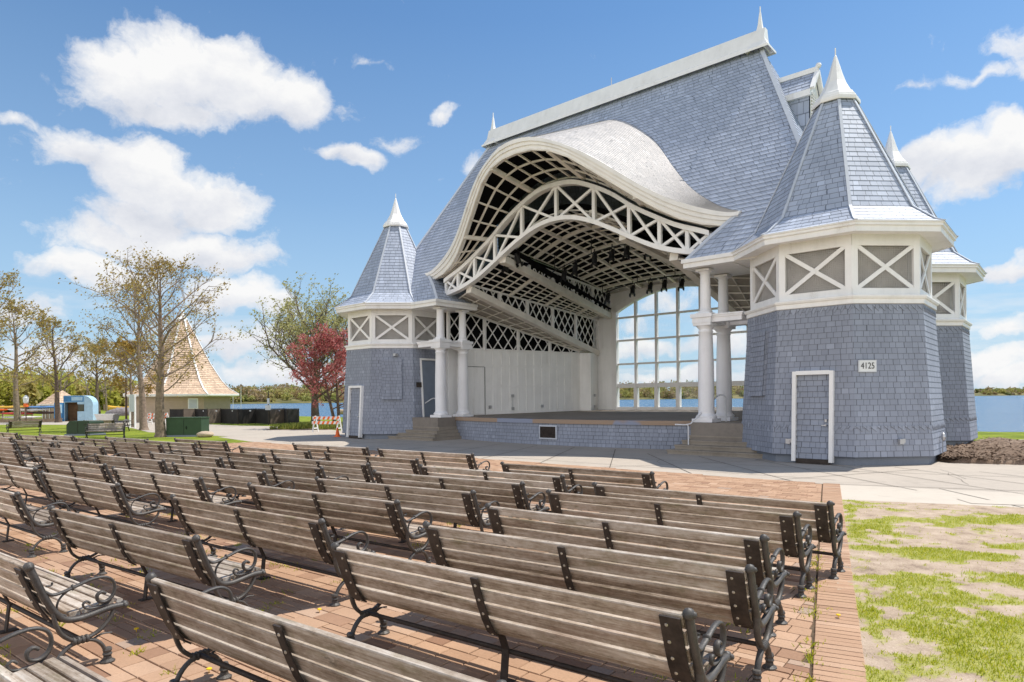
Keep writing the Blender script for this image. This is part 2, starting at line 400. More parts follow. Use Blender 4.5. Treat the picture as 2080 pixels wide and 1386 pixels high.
    def build(s, name, m, parent=None, smooth=False, tint=None):
        me = bpy.data.meshes.new(name)
        me.from_pydata(s.v, [], s.f)
        if not isinstance(m, (list, tuple)): m = [m]
        for x in m: me.materials.append(MAT[x] if isinstance(x, str) else x)
        if len(m) > 1: me.polygons.foreach_set('material_index', s.m)
        uvl = me.uv_layers.new(name='UVMap')
        uvl.data.foreach_set('uv', np.array(s.uv, dtype=np.float32).ravel())
        if smooth: me.polygons.foreach_set('use_smooth', [True]*len(me.polygons))
        if tint is not None:
            at = me.attributes.new('tint', 'FLOAT', 'FACE'); at.data.foreach_set('value', np.asarray(tint, dtype=np.float32))
        me.update()
        o = bpy.data.objects.new(name, me); COL.objects.link(o)
        if parent is not None: o.parent = parent
        return o
def raw(name, V, F, m, parent=None, tint=None, smooth=False):
    """numpy quads/tris mesh"""
    me = bpy.data.meshes.new(name); k = F.shape[1]
    me.vertices.add(len(V)); me.vertices.foreach_set('co', np.asarray(V, dtype=np.float32).ravel())
    me.loops.add(F.size); me.loops.foreach_set('vertex_index', F.ravel().astype(np.int32))
    me.polygons.add(len(F)); me.polygons.foreach_set('loop_start', np.arange(0, F.size, k, dtype=np.int32))
    me.polygons.foreach_set('loop_total', np.full(len(F), k, dtype=np.int32))
    if smooth: me.polygons.foreach_set('use_smooth', [True]*len(F))
    me.update(calc_edges=True)
    me.materials.append(MAT[m] if isinstance(m, str) else m)
    if tint is not None:
        at = me.attributes.new('tint', 'FLOAT', 'FACE'); at.data.foreach_set('value', np.asarray(tint, dtype=np.float32))
    o = bpy.data.objects.new(name, me); COL.objects.link(o)
    if parent is not None: o.parent = parent
    return o
def tag(o, label=None, cat=None, group=None, kind=None):
    if label: o['label'] = label
    if cat: o['category'] = cat
    if group: o['group'] = group
    if kind: o['kind'] = kind
    return o
def empty(name, loc, rz=0.0, label=None, cat=None, group=None):
    o = bpy.data.objects.new(name, None); COL.objects.link(o); o.location = loc; o.rotation_euler = (0, 0, rz)
    o.empty_display_size = 0.2
    return tag(o, label, cat, group)
def children(o): return [c for c in COL.objects if c.parent == o]
def copy_tree(o, parent=None):
    c = o.copy(); COL.objects.link(c)
    if parent is not None: c.parent = parent
    for ch in KIDS.get(o.name, []): copy_tree(ch, c)
    return c
KIDS = {}
def index_kids():
    KIDS.clear()
    for o in COL.objects:
        if o.parent: KIDS.setdefault(o.parent.name, []).append(o)
def lerp(a, b, t): return a+(b-a)*t
def L3(p, q, t): return tuple(lerp(a, b, t) for a, b in zip(p, q))
def interp(tab, x):
    xs = [p[0] for p in tab]; ys = [p[1] for p in tab]
    return float(np.interp(x, xs, ys))
def smooth_tab(tab, n=60):
    """Catmull-Rom through the table (even in u at 0)"""
    P = [(-tab[1][0], tab[1][1])]+list(tab)+[(2*tab[-1][0]-tab[-2][0], 2*tab[-1][1]-tab[-2][1])]
    out = []
    for i in range(1, len(P)-2):
        p0, p1, p2, p3 = (np.array(P[i+k]) for k in (-1, 0, 1, 2))
        for t in np.linspace(0, 1, 8, endpoint=False):
            out.append(tuple(0.5*(2*p1+(p2-p0)*t+(2*p0-5*p1+4*p2-p3)*t*t+(3*p1-p0-3*p2+p3)*t**3)))
    out.append(tuple(P[-2])); return out

# ================================================================== THE BANDSHELL
B = empty('bandshell', (MX, MY, 0), -PHI, 'blue-grey shingled lakeside bandshell with white arched hood, corner turrets and open stage', 'bandshell')
TU = 11.744; S = 1.846; RV, RZ = 4.02, 17.1
def vroof(z): return RV-(RZ-z)/S
def uhip(z): return 7.72+(RZ-z)*0.444
JUNC = smooth_tab([(0, 15.75), (1, 15.6), (2.03, 15.0), (3.06, 14.16), (3.92, 13.31), (5.01, 11.91), (6.12, 10.6), (7.17, 9.7), (8.08, 9.11), (8.62, 8.93)])
JZ = sorted([(z, u) for u, z in JUNC])
INNER = [(7.19, 6.85), (7.6, 7.15), (7.98, 7.57), (8.43, 8.0), (8.93, 8.62)]
def uinner(z):
    if z >= 15.75: return 0.0
    if z >= 8.93: return interp(JZ, z)
    return interp(INNER, z)
def roof_rows(z0, z1):
    n = max(2, int(round((z1-z0)*1.137/0.21))); return [lerp(z0, z1, i/n) for i in range(n+1)]
# main roof -------------------------------------------------------------
mb = MB()
zs = roof_rows(7.19, RZ)
nu = None
for side in (-1, 1):
    rows = []
    for z in zs:
        a, b = uhip(z), uinner(z)
        r = [(-lerp(a, b, t), vroof(z), z) for t in (0, .25, .5, .75, 1)]
        if side > 0: r = [(-x, y, zz) for x, y, zz in r][::-1]
        rows.append(r)
    mb.courses(rows, 0.013, 0.21, mat=0, umid=False)
mb.courses([[(-uhip(z), 2*RV-vroof(z), z), (-uhip(z), vroof(z), z)] for z in zs], 0.013, 0.21)
mb.courses([[(uhip(z), vroof(z), z), (uhip(z), 2*RV-vroof(z), z)] for z in zs], 0.013, 0.21)
mb.courses([[(uhip(z), 2*RV-vroof(z), z), (-uhip(z), 2*RV-vroof(z), z)] for z in zs if z > 10.9], 0.022, 0.21)
for sd in (-1, 1):   # pale hip flashing
    mb.bar((sd*uhip(7.6), vroof(7.6)-.02, 7.62), (sd*7.72, RV-.02, RZ+.03), 0.16, 0.05, (0, -1, .5), 1)
roof = mb.build('main_roof', ['roof', 'flash'], B)
mb = MB()
prof = [(-.40, 16.80), (-.36, 17.0), (-.33, 17.03), (-.13, 17.72), (.13, 17.72), (.33, 17.03), (.36, 17.0), (.40, 16.80)]
L0, L1 = -8.0, 8.0
for i in range(len(prof)-1):
    (a, za), (b, zb) = prof[i], prof[i+1]
    mb.face([(L1, RV+b, zb), (L1, RV+a, za), (L0, RV+a, za), (L0, RV+b, zb)])
mb.face([(L1, RV+a, z) for a, z in prof][::-1]); mb.face([(L0, RV+a, z) for a, z in prof])
mb.build('ridge_cap', 'white', roof)
def finial(cx, cy, z0, r0, h, n, name, parent):
    mb = MB()
    pr = [(r0*1.12, 0), (r0*1.12, .1*h/2), (r0, .12*h/2), (r0*.62, .22*h), (r0*.36, .40*h), (r0*.19, .60*h), (r0*.10, .80*h), (r0*.045, .90*h), (r0*.04, h)]
    mb.lathe(pr, n, (cx, cy, z0), PI/4 if n == 4 else PI/8)
    return mb.build(name, 'white', parent)
for sd in (-1, 1): finial(sd*7.75, RV, 16.75, .62, 2.0, 4, 'finial', roof)
mb = MB(); mb.tube([(0.3, RV, 17.7), (0.3, RV, 18.15)], .025, 5); mb.build('lightning_rod', 'steel', roof)
# dormer on the right-hand hip -----------------------------------------
dv, dz0, dz1, dw = RV, 14.3, 15.24, .72
ud0 = 8.2; ud1 = 10.02
mb = MB()
def dorm_slope(sg):
    rows = []
    for i in range(6):
        t = i/5; v = dv+sg*dw*(1-t); z = lerp(dz0, dz1, t)
        r = [(ud0, v, z), (ud1, v, z)]
        rows.append(r if sg < 0 else r[::-1])
    mb.courses(rows, .015, .21)
dorm_slope(-1); dorm_slope(1)
for sg in (-1, 1):
    rows = [[(ud0+.3, dv+sg*(dw-.1), z), (ud1-.14, dv+sg*(dw-.1), z)] for z in (11.9, 12.4, 12.9, 13.4, 13.9, 14.32)]
    if sg > 0: rows = [r[::-1] for r in rows]
    mb.courses(rows, .015, .21)
dorm = mb.build('dormer', 'roof', B)
mb = MB()
mb.bar((ud0, dv, dz1+.06), (ud1+.05, dv, dz1+.06), .18, .2); mb.sphere((ud1+.05, dv, dz1+.2), .12, 8)
for sg in (-1, 1): mb.box(((ud0+ud1)/2+.2, dv+sg*(dw-.02), dz0-.13), (ud1-ud0-.5, .14, .24))
mb.bar((ud1+.01, dv-dw, dz0), (ud1+.01, dv, dz1), .12, .16, (1, 0, 0)); mb.bar((ud1+.013, dv+dw, dz0), (ud1+.013, dv, dz1), .12, .16, (1, 0, 0))
mb.build('dormer_trim', 'white', dorm)
mb = MB()
mb.face([(ud1-.1, dv-dw+.1, 12.3), (ud1-.1, dv+dw-.1, 12.3), (ud1-.1, dv+dw-.1, dz0), (ud1-.1, dv, dz1-.1), (ud1-.1, dv-dw+.1, dz0)])
for i in range(14): mb.box((ud1-.06, dv, 12.5+i*.13), (.08, 1.1, .05), Matrix.Rotation(.5, 3, 'Y'))
mb.build('gable_vent', 'white', dorm)

# hood -------------------------------------------------------------------
HTOP = smooth_tab([(0, 12.97), (.9, 12.88), (1.7, 12.6), (2.4, 12.28), (3.25, 11.75), (4.15, 11.07), (5, 10.42), (5.85, 9.86), (6.6, 9.47), (7.45, 9.12), (8.2, 8.89), (8.64, 8.86)])
HBOT = smooth_tab([(0, 12.50), (.9, 12.44), (1.6, 12.26), (2.3, 11.93), (3.2, 11.26), (4.1, 10.56), (5, 9.86), (5.85, 9.28), (6.67, 8.86), (7.58, 8.58), (8.28, 8.47)])
def vhood(z, base=8.85): return -.45-.65*(z-base)
def htop(u): z = interp(HTOP, abs(u)); return (u, vhood(z), z)
def hbot(u):
    uu = u*8.28/8.64; z = interp(HBOT, abs(uu)); return (uu, vhood(z, 8.5), z)
def hjun(u): z = interp(JUNC, min(abs(u), 8.62)); return (u*8.62/8.64, vroof(z)-.01, z)
us = [8.64*math.sin(PI/2*t)*.35+8.64*t*.65 for t in np.linspace(-1, 1, 49)]
mb = MB()
nr = 34
mb.courses([[L3(htop(u), hjun(u), i/nr) for u in us] for i in range(nr+1)], .012, .21, out=lambda p: (0, -.35, .94))
hood = mb.build('hood_roof', 'hoodsh', B)
mb = MB()
def fas(u, t, off):
    p = L3(htop(u), hbot(u), t); return (p[0], p[1]-off, p[2]+(.015 if t == 0 else 0))
steps_f = [(0, .14), (.30, .14), (.30, .085), (.62, .085), (.62, .03), (1, .03), (1, -.22)]
for i in range(len(us)-1):
    for (t0, o0), (t1, o1) in zip(steps_f, steps_f[1:]):
        mb.face([fas(us[i], t1, o1), fas(us[i+1], t1, o1), fas(us[i+1], t0, o0), fas(us[i], t0, o0)])
    mb.face([fas(us[i], 0, .14), fas(us[i+1], 0, .14), htop(us[i+1]), htop(us[i])])
for sd in (0, -1):
    pts = [fas(us[sd], t, o) for t, o in steps_f]+[htop(us[sd])]
    mb.face(pts if sd == 0 else pts[::-1])
mb.build('hood_fascia', 'white', hood)

# arch truss ---------------------------------------------------------------
TTOP = smooth_tab([(0, 11.8), (1, 11.7), (2, 11.3), (3, 10.75), (4, 10.02), (5, 9.42), (6, 8.88), (7, 8.48), (7.4, 8.3)])
TBOT = smooth_tab([(0, 10.24), (1, 10.12), (2, 9.77), (3, 9.27), (4, 8.72), (5, 8.22), (6, 7.87), (7, 7.66), (7.35, 7.62)])
TV = -.25
def ttop(u): return (u, TV, interp(TTOP, abs(u)))
def tbot(u): return (u, TV, interp(TBOT, abs(u)))
mb = MB()
uu = np.linspace(-7.35, 7.35, 61)
def chord(fn, h, w):
    for a, b in zip(uu, uu[1:]):
        pa, pb = V3(fn(a)), V3(fn(b))
        for dz, wv in ((0, w),):
            A = [pa+Vector((0, sy*w/2, sz*h/2)) for sy in (-1, 1) for sz in (-1, 1)]
            Bq = [pb+Vector((0, sy*w/2, sz*h/2)) for sy in (-1, 1) for sz in (-1, 1)]
            mb.face([A[0], Bq[0], Bq[1], A[1]]); mb.face([A[3], Bq[3], Bq[2], A[2]])
            mb.face([A[1], Bq[1], Bq[3], A[3]]); mb.face([A[2], Bq[2], Bq[0], A[0]])
chord(ttop, .20, .34); chord(tbot, .20, .34)
nodes = [-7.3, -6.4, -5.2, -3.8, -2.05, 0, 2.05, 3.8, 5.2, 6.4, 7.3]
for x in nodes: 
    a, b = ttop(x), tbot(x); mb.bar(a, b, .15, .15, (0, 1, 0))
for k, (x0, x1) in enumerate(zip(nodes, nodes[1:])):
    a, b = ttop(x0), tbot(x1); mb.bar((a[0], a[1]-.02, a[2]), (b[0], b[1]-.02, b[2]), .11, .11, (0, 1, 0))
    a, b = tbot(x0), ttop(x1); mb.bar((a[0], a[1]+.02, a[2]), (b[0], b[1]+.02, b[2]), .11, .11, (0, 1, 0))
mb.build('arch_truss', 'truss', B)

# ceiling: lattices, girders and black lining --------------------------------
def lattice(mb, P, na, nb, w=.07, d=.06, thick_a=(), thick_b=(), sub=4, mat=0):
    """P(s,t) surface, s,t in 0..1; bars at constant s (na) and constant t (nb)"""
    for i in range(na+1):
        s_ = i/na; ww = w*2.6 if i in thick_a else w; dd = d*2.6 if i in thick_a else d
        for k in range(sub): 
            a, b = P(s_, k/sub), P(s_, (k+1)/sub); mb.bar(a, b, ww, dd, (0, 0, 1), mat)
    for j in range(nb+1):
        t_ = j/nb; ww = w*2.6 if j in thick_b else w; dd = d*2.6 if j in thick_b else d
        for k in range(na):
            a, b = P(k/na, t_), P((k+1)/na, t_)
            a = (a[0], a[1], a[2]-.012); b = (b[0], b[1], b[2]-.012)
            mb.bar(a, b, ww, dd, (0, 0, 1), mat)
def surf(mb, P, na, nb, off=(0, 0, 0), mat=0):
    mb.grid([[tuple(x+o for x, o in zip(P(i/na, j/nb), off)) for i in range(na+1)] for j in range(nb+1)], mat)
def hoodunder(s_, t_):
    u = lerp(-8.3, 8.3, s_); a = hbot(u); x = u*7.3/8.3; b = ttop(x); p = L3(a, (b[0], b[1]+.1, b[2]+.28), t_)
    return p
def vault(s_, t_):
    k = 2*s_-1
    u0 = 3.3*k; z0 = interp(TBOT, abs(u0))+.42
    u1 = 4.6*k; z1 = 8.72+.16*(1-k*k)
    p = L3((u0, TV+.3, z0), (u1, 11.4, z1), t_)
    return (p[0], p[1], p[2]+.25*math.sin(PI*t_)*(1-.4*k*k))
mb = MB(); ml = MB()
lattice(mb, hoodunder, 20, 3, .075, .07, thick_a=(4, 8, 12, 16), sub=3)
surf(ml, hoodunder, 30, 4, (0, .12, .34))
lattice(mb, vault, 12, 18, .06, .06, thick_a=(3, 6, 9), thick_b=(4, 8, 12, 16), sub=8)
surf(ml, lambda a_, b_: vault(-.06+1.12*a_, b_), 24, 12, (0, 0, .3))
mg = MB(); ms = MB(); md = MB()
for sd in (-1, 1):
    A0, A1 = (sd*5.75, TV+.1, 7.72), (sd*5.6, 11.42, 4.95)
    S0, S1 = (sd*5.7, TV+.1, 7.98), (sd*5.55, 11.42, 7.1)
    B0, B1 = (sd*3.4, TV+.1, 8.93), (sd*4.64, 11.42, 7.27)
    C0, C1 = (sd*3.3, TV+.1, 9.22), (sd*4.6, 11.42, 8.72)
    O0, O1 = (sd*8.3, .9, 7.3), (sd*5.95, 10.05, 5.0)
    mg.bar(A0, A1, .36, .34); mg.bar(B0, B1, .36, .34)
    side = lambda s_, t_, S0=S0, S1=S1, B0=B0, B1=B1: L3(L3(S0, S1, t_), L3((B0[0], B0[1], B0[2]+.1), (B1[0], B1[1], B1[2]+.1), t_), s_)
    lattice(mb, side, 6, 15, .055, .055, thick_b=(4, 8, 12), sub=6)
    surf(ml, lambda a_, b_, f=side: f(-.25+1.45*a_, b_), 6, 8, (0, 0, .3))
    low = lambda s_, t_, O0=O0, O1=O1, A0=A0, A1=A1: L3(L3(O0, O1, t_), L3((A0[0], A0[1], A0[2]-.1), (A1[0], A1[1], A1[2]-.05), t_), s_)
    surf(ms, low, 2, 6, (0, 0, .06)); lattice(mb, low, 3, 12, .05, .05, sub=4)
    def diamond(P0, P1, Q0, Q1, post, cell):
        """diagonal lattice in the quad P0-P1 (bottom) Q0-Q1 (top), clipped by its own edges"""
        n = len(post)-1
        bot = lambda t: V3(L3(P0, P1, t)); top = lambda t: V3(L3(Q0, Q1, t))
        Lh = (V3(P1)-V3(P0)).length; Hm = max((top(0)-bot(0)).length, (top(1)-bot(1)).length)
        zb = lambda t: bot(t).z; zt = lambda t: top(t).z
        def pt(t, z): 
            b = bot(t); return Vector((b.x, b.y, z))
        for t in post:
            if zt(t)-zb(t) > .1: md.bar(pt(t, zb(t)), pt(t, zt(t)), .16, .14, (1, 0, 0))
        md.bar(bot(0), bot(1), .08, .1); md.bar(top(0), top(1), .08, .1)
        zmin = min(P0[2], P1[2]); zmax = max(Q0[2], Q1[2])
        st = cell/Lh; asp = 1.35
        for sg in (-1, 1):
            k = -int(Hm/cell/asp)-3
            while k*st < 1.0+Hm/Lh/asp+.1:
                seg = []
                N_ = 60
                for q in range(N_+1):
                    z = lerp(zmin, zmax, q/N_)
                    t = k*st+sg*(z-zmin)/(Lh*asp)
                    if 0 <= t <= 1 and zb(t) <= z <= zt(t): seg.append((t, z))
                if len(seg) > 2:
                    md.bar(pt(*seg[0])+Vector((0, 0, 0)), pt(*seg[-1]), .05, .045+.004*sg, (1, 0, 0))
                k += 1
    diamond((A0[0], A0[1], A0[2]+.15), (A1[0], A1[1], A1[2]+.15), S0, S1, [0, .2, .4, .6, .8, 1], .62)
    diamond((B0[0], B0[1], B0[2]+.15), (B1[0], B1[1], B1[2]+.15), C0, C1, [0, .2, .4, .6, .8, 1], .58)
    W0, W1 = (sd*8.5, 1.0, 4.92), (sd*6.0, 10.0, 4.92)
    diamond(W0, W1, (W0[0], W0[1], 7.25), (W1[0], W1[1], 5.02), [0, .25, .5, .75, 1], .72)
    for P0, P1, Q0, Q1 in ((A0, A1, S0, S1), (B0, B1, C0, C1), (W0, W1, (W0[0], W0[1], 8.3), (W1[0], W1[1], 6.0))):
        o = sd*.32
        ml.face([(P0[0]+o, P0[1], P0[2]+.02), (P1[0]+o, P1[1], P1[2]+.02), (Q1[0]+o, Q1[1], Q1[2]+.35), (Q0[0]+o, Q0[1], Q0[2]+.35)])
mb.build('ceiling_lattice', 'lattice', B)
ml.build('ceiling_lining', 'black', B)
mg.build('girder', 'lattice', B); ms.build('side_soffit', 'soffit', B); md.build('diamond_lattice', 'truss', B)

# stage -----------------------------------------------------------------------
def zst(v): return 1.15+.0155*max(v, 0)
def vlip(u): return -1.05+.0215*u*u
mb = MB()
arc = np.linspace(-6.95, 6.95, 29)
rows = []
for z in np.linspace(0, .98, 7): rows.append([(u, vlip(u)+.05, z) for u in arc])
mb.courses(rows, .014, .17, mat=0)
fl = [(u, vlip(u)+.04, zst(0)-.012) for u in arc]
for a, b in zip(fl, fl[1:]): mb.face([a, b, (b[0], .6, 1.138), (a[0], .6, 1.138)], None, 1)
mb.face([(-9.6, .6, 1.138), (9.6, .6, 1.138), (9.6, 12, zst(12)-.012), (-9.6, 12, zst(12)-.012)], None, 1)
for sd in (-1, 1):
    mb.box((sd*8.2, -.35, .571), (2.5, 1.86, 1.134), None, 1)
    mb.box((sd*8.2, 6.2, .55), (2.0, 11.2, 1.08), None, 1)
stage = mb.build('stage', ['wallsh', 'stage_floor'], B)
mb = MB()
for a, b in zip(arc, arc[1:]):
    q = [(a, vlip(a)-.03, .97), (b, vlip(b)-.03, .97), (b, vlip(b)-.03, 1.15), (a, vlip(a)-.03, 1.15)]
    mb.face(q); mb.face([q[3], q[2], (b, vlip(b)+.3, 1.15), (a, vlip(a)+.3, 1.15)]); mb.face([(a, vlip(a)+.1, .97), (b, vlip(b)+.1, .97), q[1], q[0]])
for u, s_ in ((-6.95, -1), (6.95, 1)):
    q = [(u, vlip(u)-.03, .97), (u, vlip(u)+.3, .97), (u, vlip(u)+.3, 1.15), (u, vlip(u)-.03, 1.15)]
    mb.face(q if s_ > 0 else q[::-1])
mb.build('stage_lip', 'lip', stage)
mb = MB(); mb.box((.02, vlip(0)+.0, .58), (.98, .06, .62)); mb.build('vent_frame', 'flash', stage)
mb = MB(); mb.box((.02, vlip(0)-.028, .58), (.86, .03, .5))
for i in range(9): mb.box((.02, vlip(0)-.05, .37+i*.053), (.84, .03, .018), Matrix.Rotation(.6, 3, 'X'))
mb.build('vent_grille', 'plate', stage)
# stage steps
for sd in (-1, 1):
    mb = MB()
    for i in range(7):
        u0, u1 = 6.42+.16*i, 10.9; v0 = -2.12+.285*i
        mb.box((sd*(u0+u1)/2, (v0+.9)/2, .0825+.165*i-(.006 if i == 6 else 0)), (u1-u0, .9-v0, .161))
        mb.box((sd*(u0+u1)/2, (v0-.02+.2+v0)/2, .165*i+.140-(.006 if i == 6 else 0)), (u1-u0+.04, .24, .05))
    mb.box((sd*7.35, -.32, .52), (.62, 1.0, 1.04))
    mb.build('stage_steps', 'step_concrete', B)
# side walls of the stage
for sd in (-1, 1):
    mb = MB(); w0, w1 = Vector((sd*8.5, 1.0, 0)), Vector((sd*6.0, 10.0, 0))
    pier = Vector((sd*5.25, 10.15, 0)); back = Vector((sd*5.6, 11.48, 0)); p0 = Vector((sd*9.5, 1.35, 0))
    ztop = 4.92
    def wall(a, b, z0=1.1, z1=ztop):
        mb.face([(a.x, a.y, z0), (b.x, b.y, z0), (b.x, b.y, z1), (a.x, a.y, z1)])
    wall(w0, w1); wall(w1, pier); wall(pier, back, 1.1, ztop); wall(p0, w0, 1.1, 7.3)
    for q0, q1 in ((w0, w1), (w1, pier), (pier, back)):
        nq = (q1-q0).normalized().cross(Vector((0, 0, 1)))*.3*(1 if sd < 0 else -1)
        mb.face([(q0.x, q0.y, ztop), (q1.x, q1.y, ztop), (q1.x-nq.x, q1.y-nq.y, ztop), (q0.x-nq.x, q0.y-nq.y, ztop)])
    d = (w1-w0).normalized(); n = Vector((-d.y, d.x, 0)); n = n if n.x*sd < 0 else -n
    Lw = (w1-w0).length; ang = Matrix.Rotation(math.atan2(d.y, d.x), 3, 'Z')
    def onwall(t, z, ox=0.0): p = w0+d*(Lw*t); return (p.x+n.x*ox, p.y+n.y*ox, z)
    for z, hh in ((1.28, .2), (2.82, .12), (4.0, .16), (4.86, .1)):   # battens
        mb.box(onwall(.5, z, .012), (Lw, .03, hh), ang)
    for t in np.linspace(.0, 1, 17):
        mb.box(onwall(float(t), 3.0, .010), (.10, .026, 3.72), ang)
    sw = mb.build('stage_wall', 'panelw', B)
    if sd < 0:
        mb = MB(); mb.box(onwall(.165, 2.55, .035), (1.42, .03, 2.7), ang)
        mb.box(onwall(.165, 2.72, .052), (1.34, .012, .07), ang); mb.box(onwall(.165, 2.55, .054), (.06, .012, 2.6), ang)
        dd = mb.build('door', 'panelw', sw); tag(dd, 'flush double door in the panelled wall')
        mb = MB(); mb.box(onwall(.247, 2.55, .04), (.02, .03, 2.74), ang); mb.box(onwall(.165, 3.92, .04), (1.44, .03, .025), ang)
        mb.build('door_gap', 'plate', dd)
        for t, z in ((.28, 1.62), (.45, 2.25), (.45, 1.5), (.68, 1.62)):
            mb = MB(); mb.box(onwall(t, z, .06), (.17, .08, .17), ang); mb.build('outlet_box', 'steel', sw)
        mb = MB(); mb.tube([onwall(.45, 1.55, .05), onwall(.45, 2.2, .05)], .02, 6); mb.build('conduit', 'steel', sw)
        pp = L3(pier, back, .45)
        for z in (2.25, 1.55):
            mb = MB(); mb.box((pp[0]+.05, pp[1], z), (.1, .16, .16)); mb.build('outlet_box', 'steel', sw)
# rear wall and big window
AP, SPR = 8.6, 1.15
def zarch(u): return AP-SPR*(u/4.16)**2
mb = MB()
for sd in (-1, 1):
    mb.box((sd*7.0, 11.6, 4.6), (4.96, .2, 9.2))
n = 24
xs = np.linspace(-4.52, 4.52, n+1)
for a, b in zip(xs, xs[1:]):
    za, zb = zarch(a)+.25, zarch(b)+.25
    mb.face([(a, 11.5, za), (b, 11.5, zb), (b, 11.5, 9.2), (a, 11.5, 9.2)])
    mb.face([(b, 11.7, zb), (a, 11.7, za), (a, 11.7, 9.2), (b, 11.7, 9.2)])
mb.box((0, 11.6, .62), (9.04, .2, 1.2))
rw = mb.build('rear_wall', 'panelw', B)
mb = MB()
inn = np.linspace(-4.16, 4.16, 33)
for a, b in zip(inn, inn[1:]):    # arched head
    k0, k1 = a*4.52/4.16, b*4.52/4.16
    q = [(a, 11.42, zarch(a)), (b, 11.42, zarch(b)), (k1, 11.42, zarch(b)+.34), (k0, 11.42, zarch(a)+.34)]
    mb.face(q); mb.face([(p[0], 11.75, p[2]) for p in q][::-1])
    mb.face([(a, 11.75, zarch(a)), (b, 11.75, zarch(b)), q[1], q[0]]); mb.face([q[3], q[2], (k1, 11.75, zarch(b)+.34), (k0, 11.75, zarch(a)+.34)])
for sd in (-1, 1): mb.box((sd*4.34, 11.585, (1.34+zarch(4.16)+.3)/2), (.36, .33, zarch(4.16)+.3-1.34))
frame = mb.build('window_frame', 'white', rw)
mb = MB()
for u in (-2.84, -1.42, 0, 1.42, 2.84):
    mb.box((u, 11.6, (1.34+zarch(u)+.1)/2), (.15, .2, zarch(u)+.1-1.34))
    mb.box((u, 11.59, 2.05), (.24, .25, 1.4))
for z, t in ((4.19, .11), (5.67, .11), (7.11, .11), (2.83, .26), (1.42, .17)):
    uw = 4.17 if z < 7 else 4.16
    mb.box((0, 11.603, z), (2*uw, .17, t))
mb.build('mullion', 'white', rw)
mb = MB()
for a, b in zip(inn, inn[1:]): mb.face([(a, 11.66, 1.45), (b, 11.66, 1.45), (b, 11.66, zarch(b)+.05), (a, 11.66, zarch(a)+.05)])
mb.build('pane', 'glass', rw)
# rear roof over the stage back
mb = MB()
q = [[(u, v, z) for u in (-9.5, -4, 0, 4, 9.5)] for v, z in ((7.0, 11.3), (9.0, 10.0), (11.0, 9.55), (12.5, 9.3))]
mb.grid(q, 0); mb.grid([[(p[0], p[1], p[2]-.15) for p in r] for r in q], 0, flip=True)
mb.build('rear_roof', 'roof', B)

# porches -------------------------------------------------------------------
for sd in (-1, 1):
    mb = MB()
    zz = [7.19, 7.4, 7.6, 7.8, 7.98, 8.2, 8.43, 8.68, 8.9]
    rows = []
    for z in zz:
        r = [(sd*uinner(z), vroof(z), z), (sd*uinner(z), 1.9, z)]
        rows.append(r if sd < 0 else r[::-1])
    mb.courses(rows, .02, .21, mat=0)
    mb.bar((sd*uinner(7.19), vroof(7.19), 7.21), (sd*uinner(8.0), vroof(8.0), 8.02), .14, .05, (0, -1, .5), 1)
    mb.bar((sd*uinner(8.0), vroof(8.0), 8.02), (sd*uinner(8.9), vroof(8.9), 8.92), .14, .05, (0, -1, .5), 1)
    pr = mb.build('porch_roof', ['roof', 'flash'], B)
    mb = MB()
    for off, z0, z1 in ((0.06, 7.075, 7.215), (0.0, 6.895, 7.075)):
        x0, y0 = 6.8-off, -1.47-off
        P = [(9.7, y0), (x0, y0), (x0, 1.55)]; t = .12
        mb.box((sd*(9.7+x0)/2, y0+t/2, (z0+z1)/2), (9.7-x0, t, z1-z0)); mb.box((sd*(x0+t/2), (y0+t+1.55)/2, (z0+z1)/2), (t, 1.55-y0-t, z1-z0))
    mb.box((sd*8.4, .08, 6.95), (3.0, 2.9, .04))
    mb.build('eave_fascia', 'white', pr)
    # entablature between column tiers
    mb = MB()
    def beam(x, y, sx, sy, grow=0.0):
        mb.box((sd*x, y, 4.955), (sx, sy, .17)); mb.box((sd*x, y, 5.075), (sx+.07, sy+.07, .07)); mb.box((sd*x, y, 5.135), (sx+.13, sy+.13, .05))
    beam(8.15, -.72, 1.3, .5); beam(7.32, .1, .5, 2.2); beam(8.15, .92, 1.3, .44)
    mb.box((sd*7.32, -.72, 4.96), (.74, .74, .2)); mb.box((sd*7.32, -.72, 5.13), (.84, .84, .14))
    mb.box((sd*7.32, .92, 4.96), (.72, .72, .2)); mb.box((sd*7.32, .92, 5.13), (.82, .82, .14))
    mb.build('porch_beam', 'white_cool', B)
    # columns (four separate shafts per porch)
    for y, k in ((-.72, 1.0), (.92, .98)):
        mb = MB(); c = (sd*7.32, y, 0); zb = 1.145
        mb.box((c[0], c[1], zb+.065), (.80, .80, .13))
        mb.lathe([(.36, .13), (.385, .17), (.385, .22), (.345, .26), (.31, .29), (.295, .36), (.295, 1.3), (.285, 2.2), (.262, 3.0), (.25, 3.36), (.27, 3.38), (.27, 3.42), (.25, 3.44), (.25, 3.5), (.32, 3.58), (.34, 3.62)], 28, (c[0], c[1], zb))
        mb.box((c[0], c[1], zb+3.67), (.70, .70, .1))
        mb.build('column', 'white_cool', B, smooth=False)
        mb = MB(); zb = 5.2
        mb.box((c[0], c[1], zb+.03), (.54, .54, .06))
        mb.lathe([(.25, .06), (.265, .09), (.25, .13), (.21, .16), (.2, .3), (.195, .9), (.18, 1.42), (.19, 1.44), (.18, 1.47), (.18, 1.52), (.24, 1.6)], 24, (c[0], c[1], zb))
        mb.box((c[0], c[1], zb+1.65), (.52, .52, .09))
        mb.build('column', 'white_cool', B)
for o in COL.objects:
    if o.name.startswith('column'):
        for p in o.data.polygons: p.use_smooth = len(p.vertices) == 4 and p.area < .06 and abs(p.normal.z) < .999

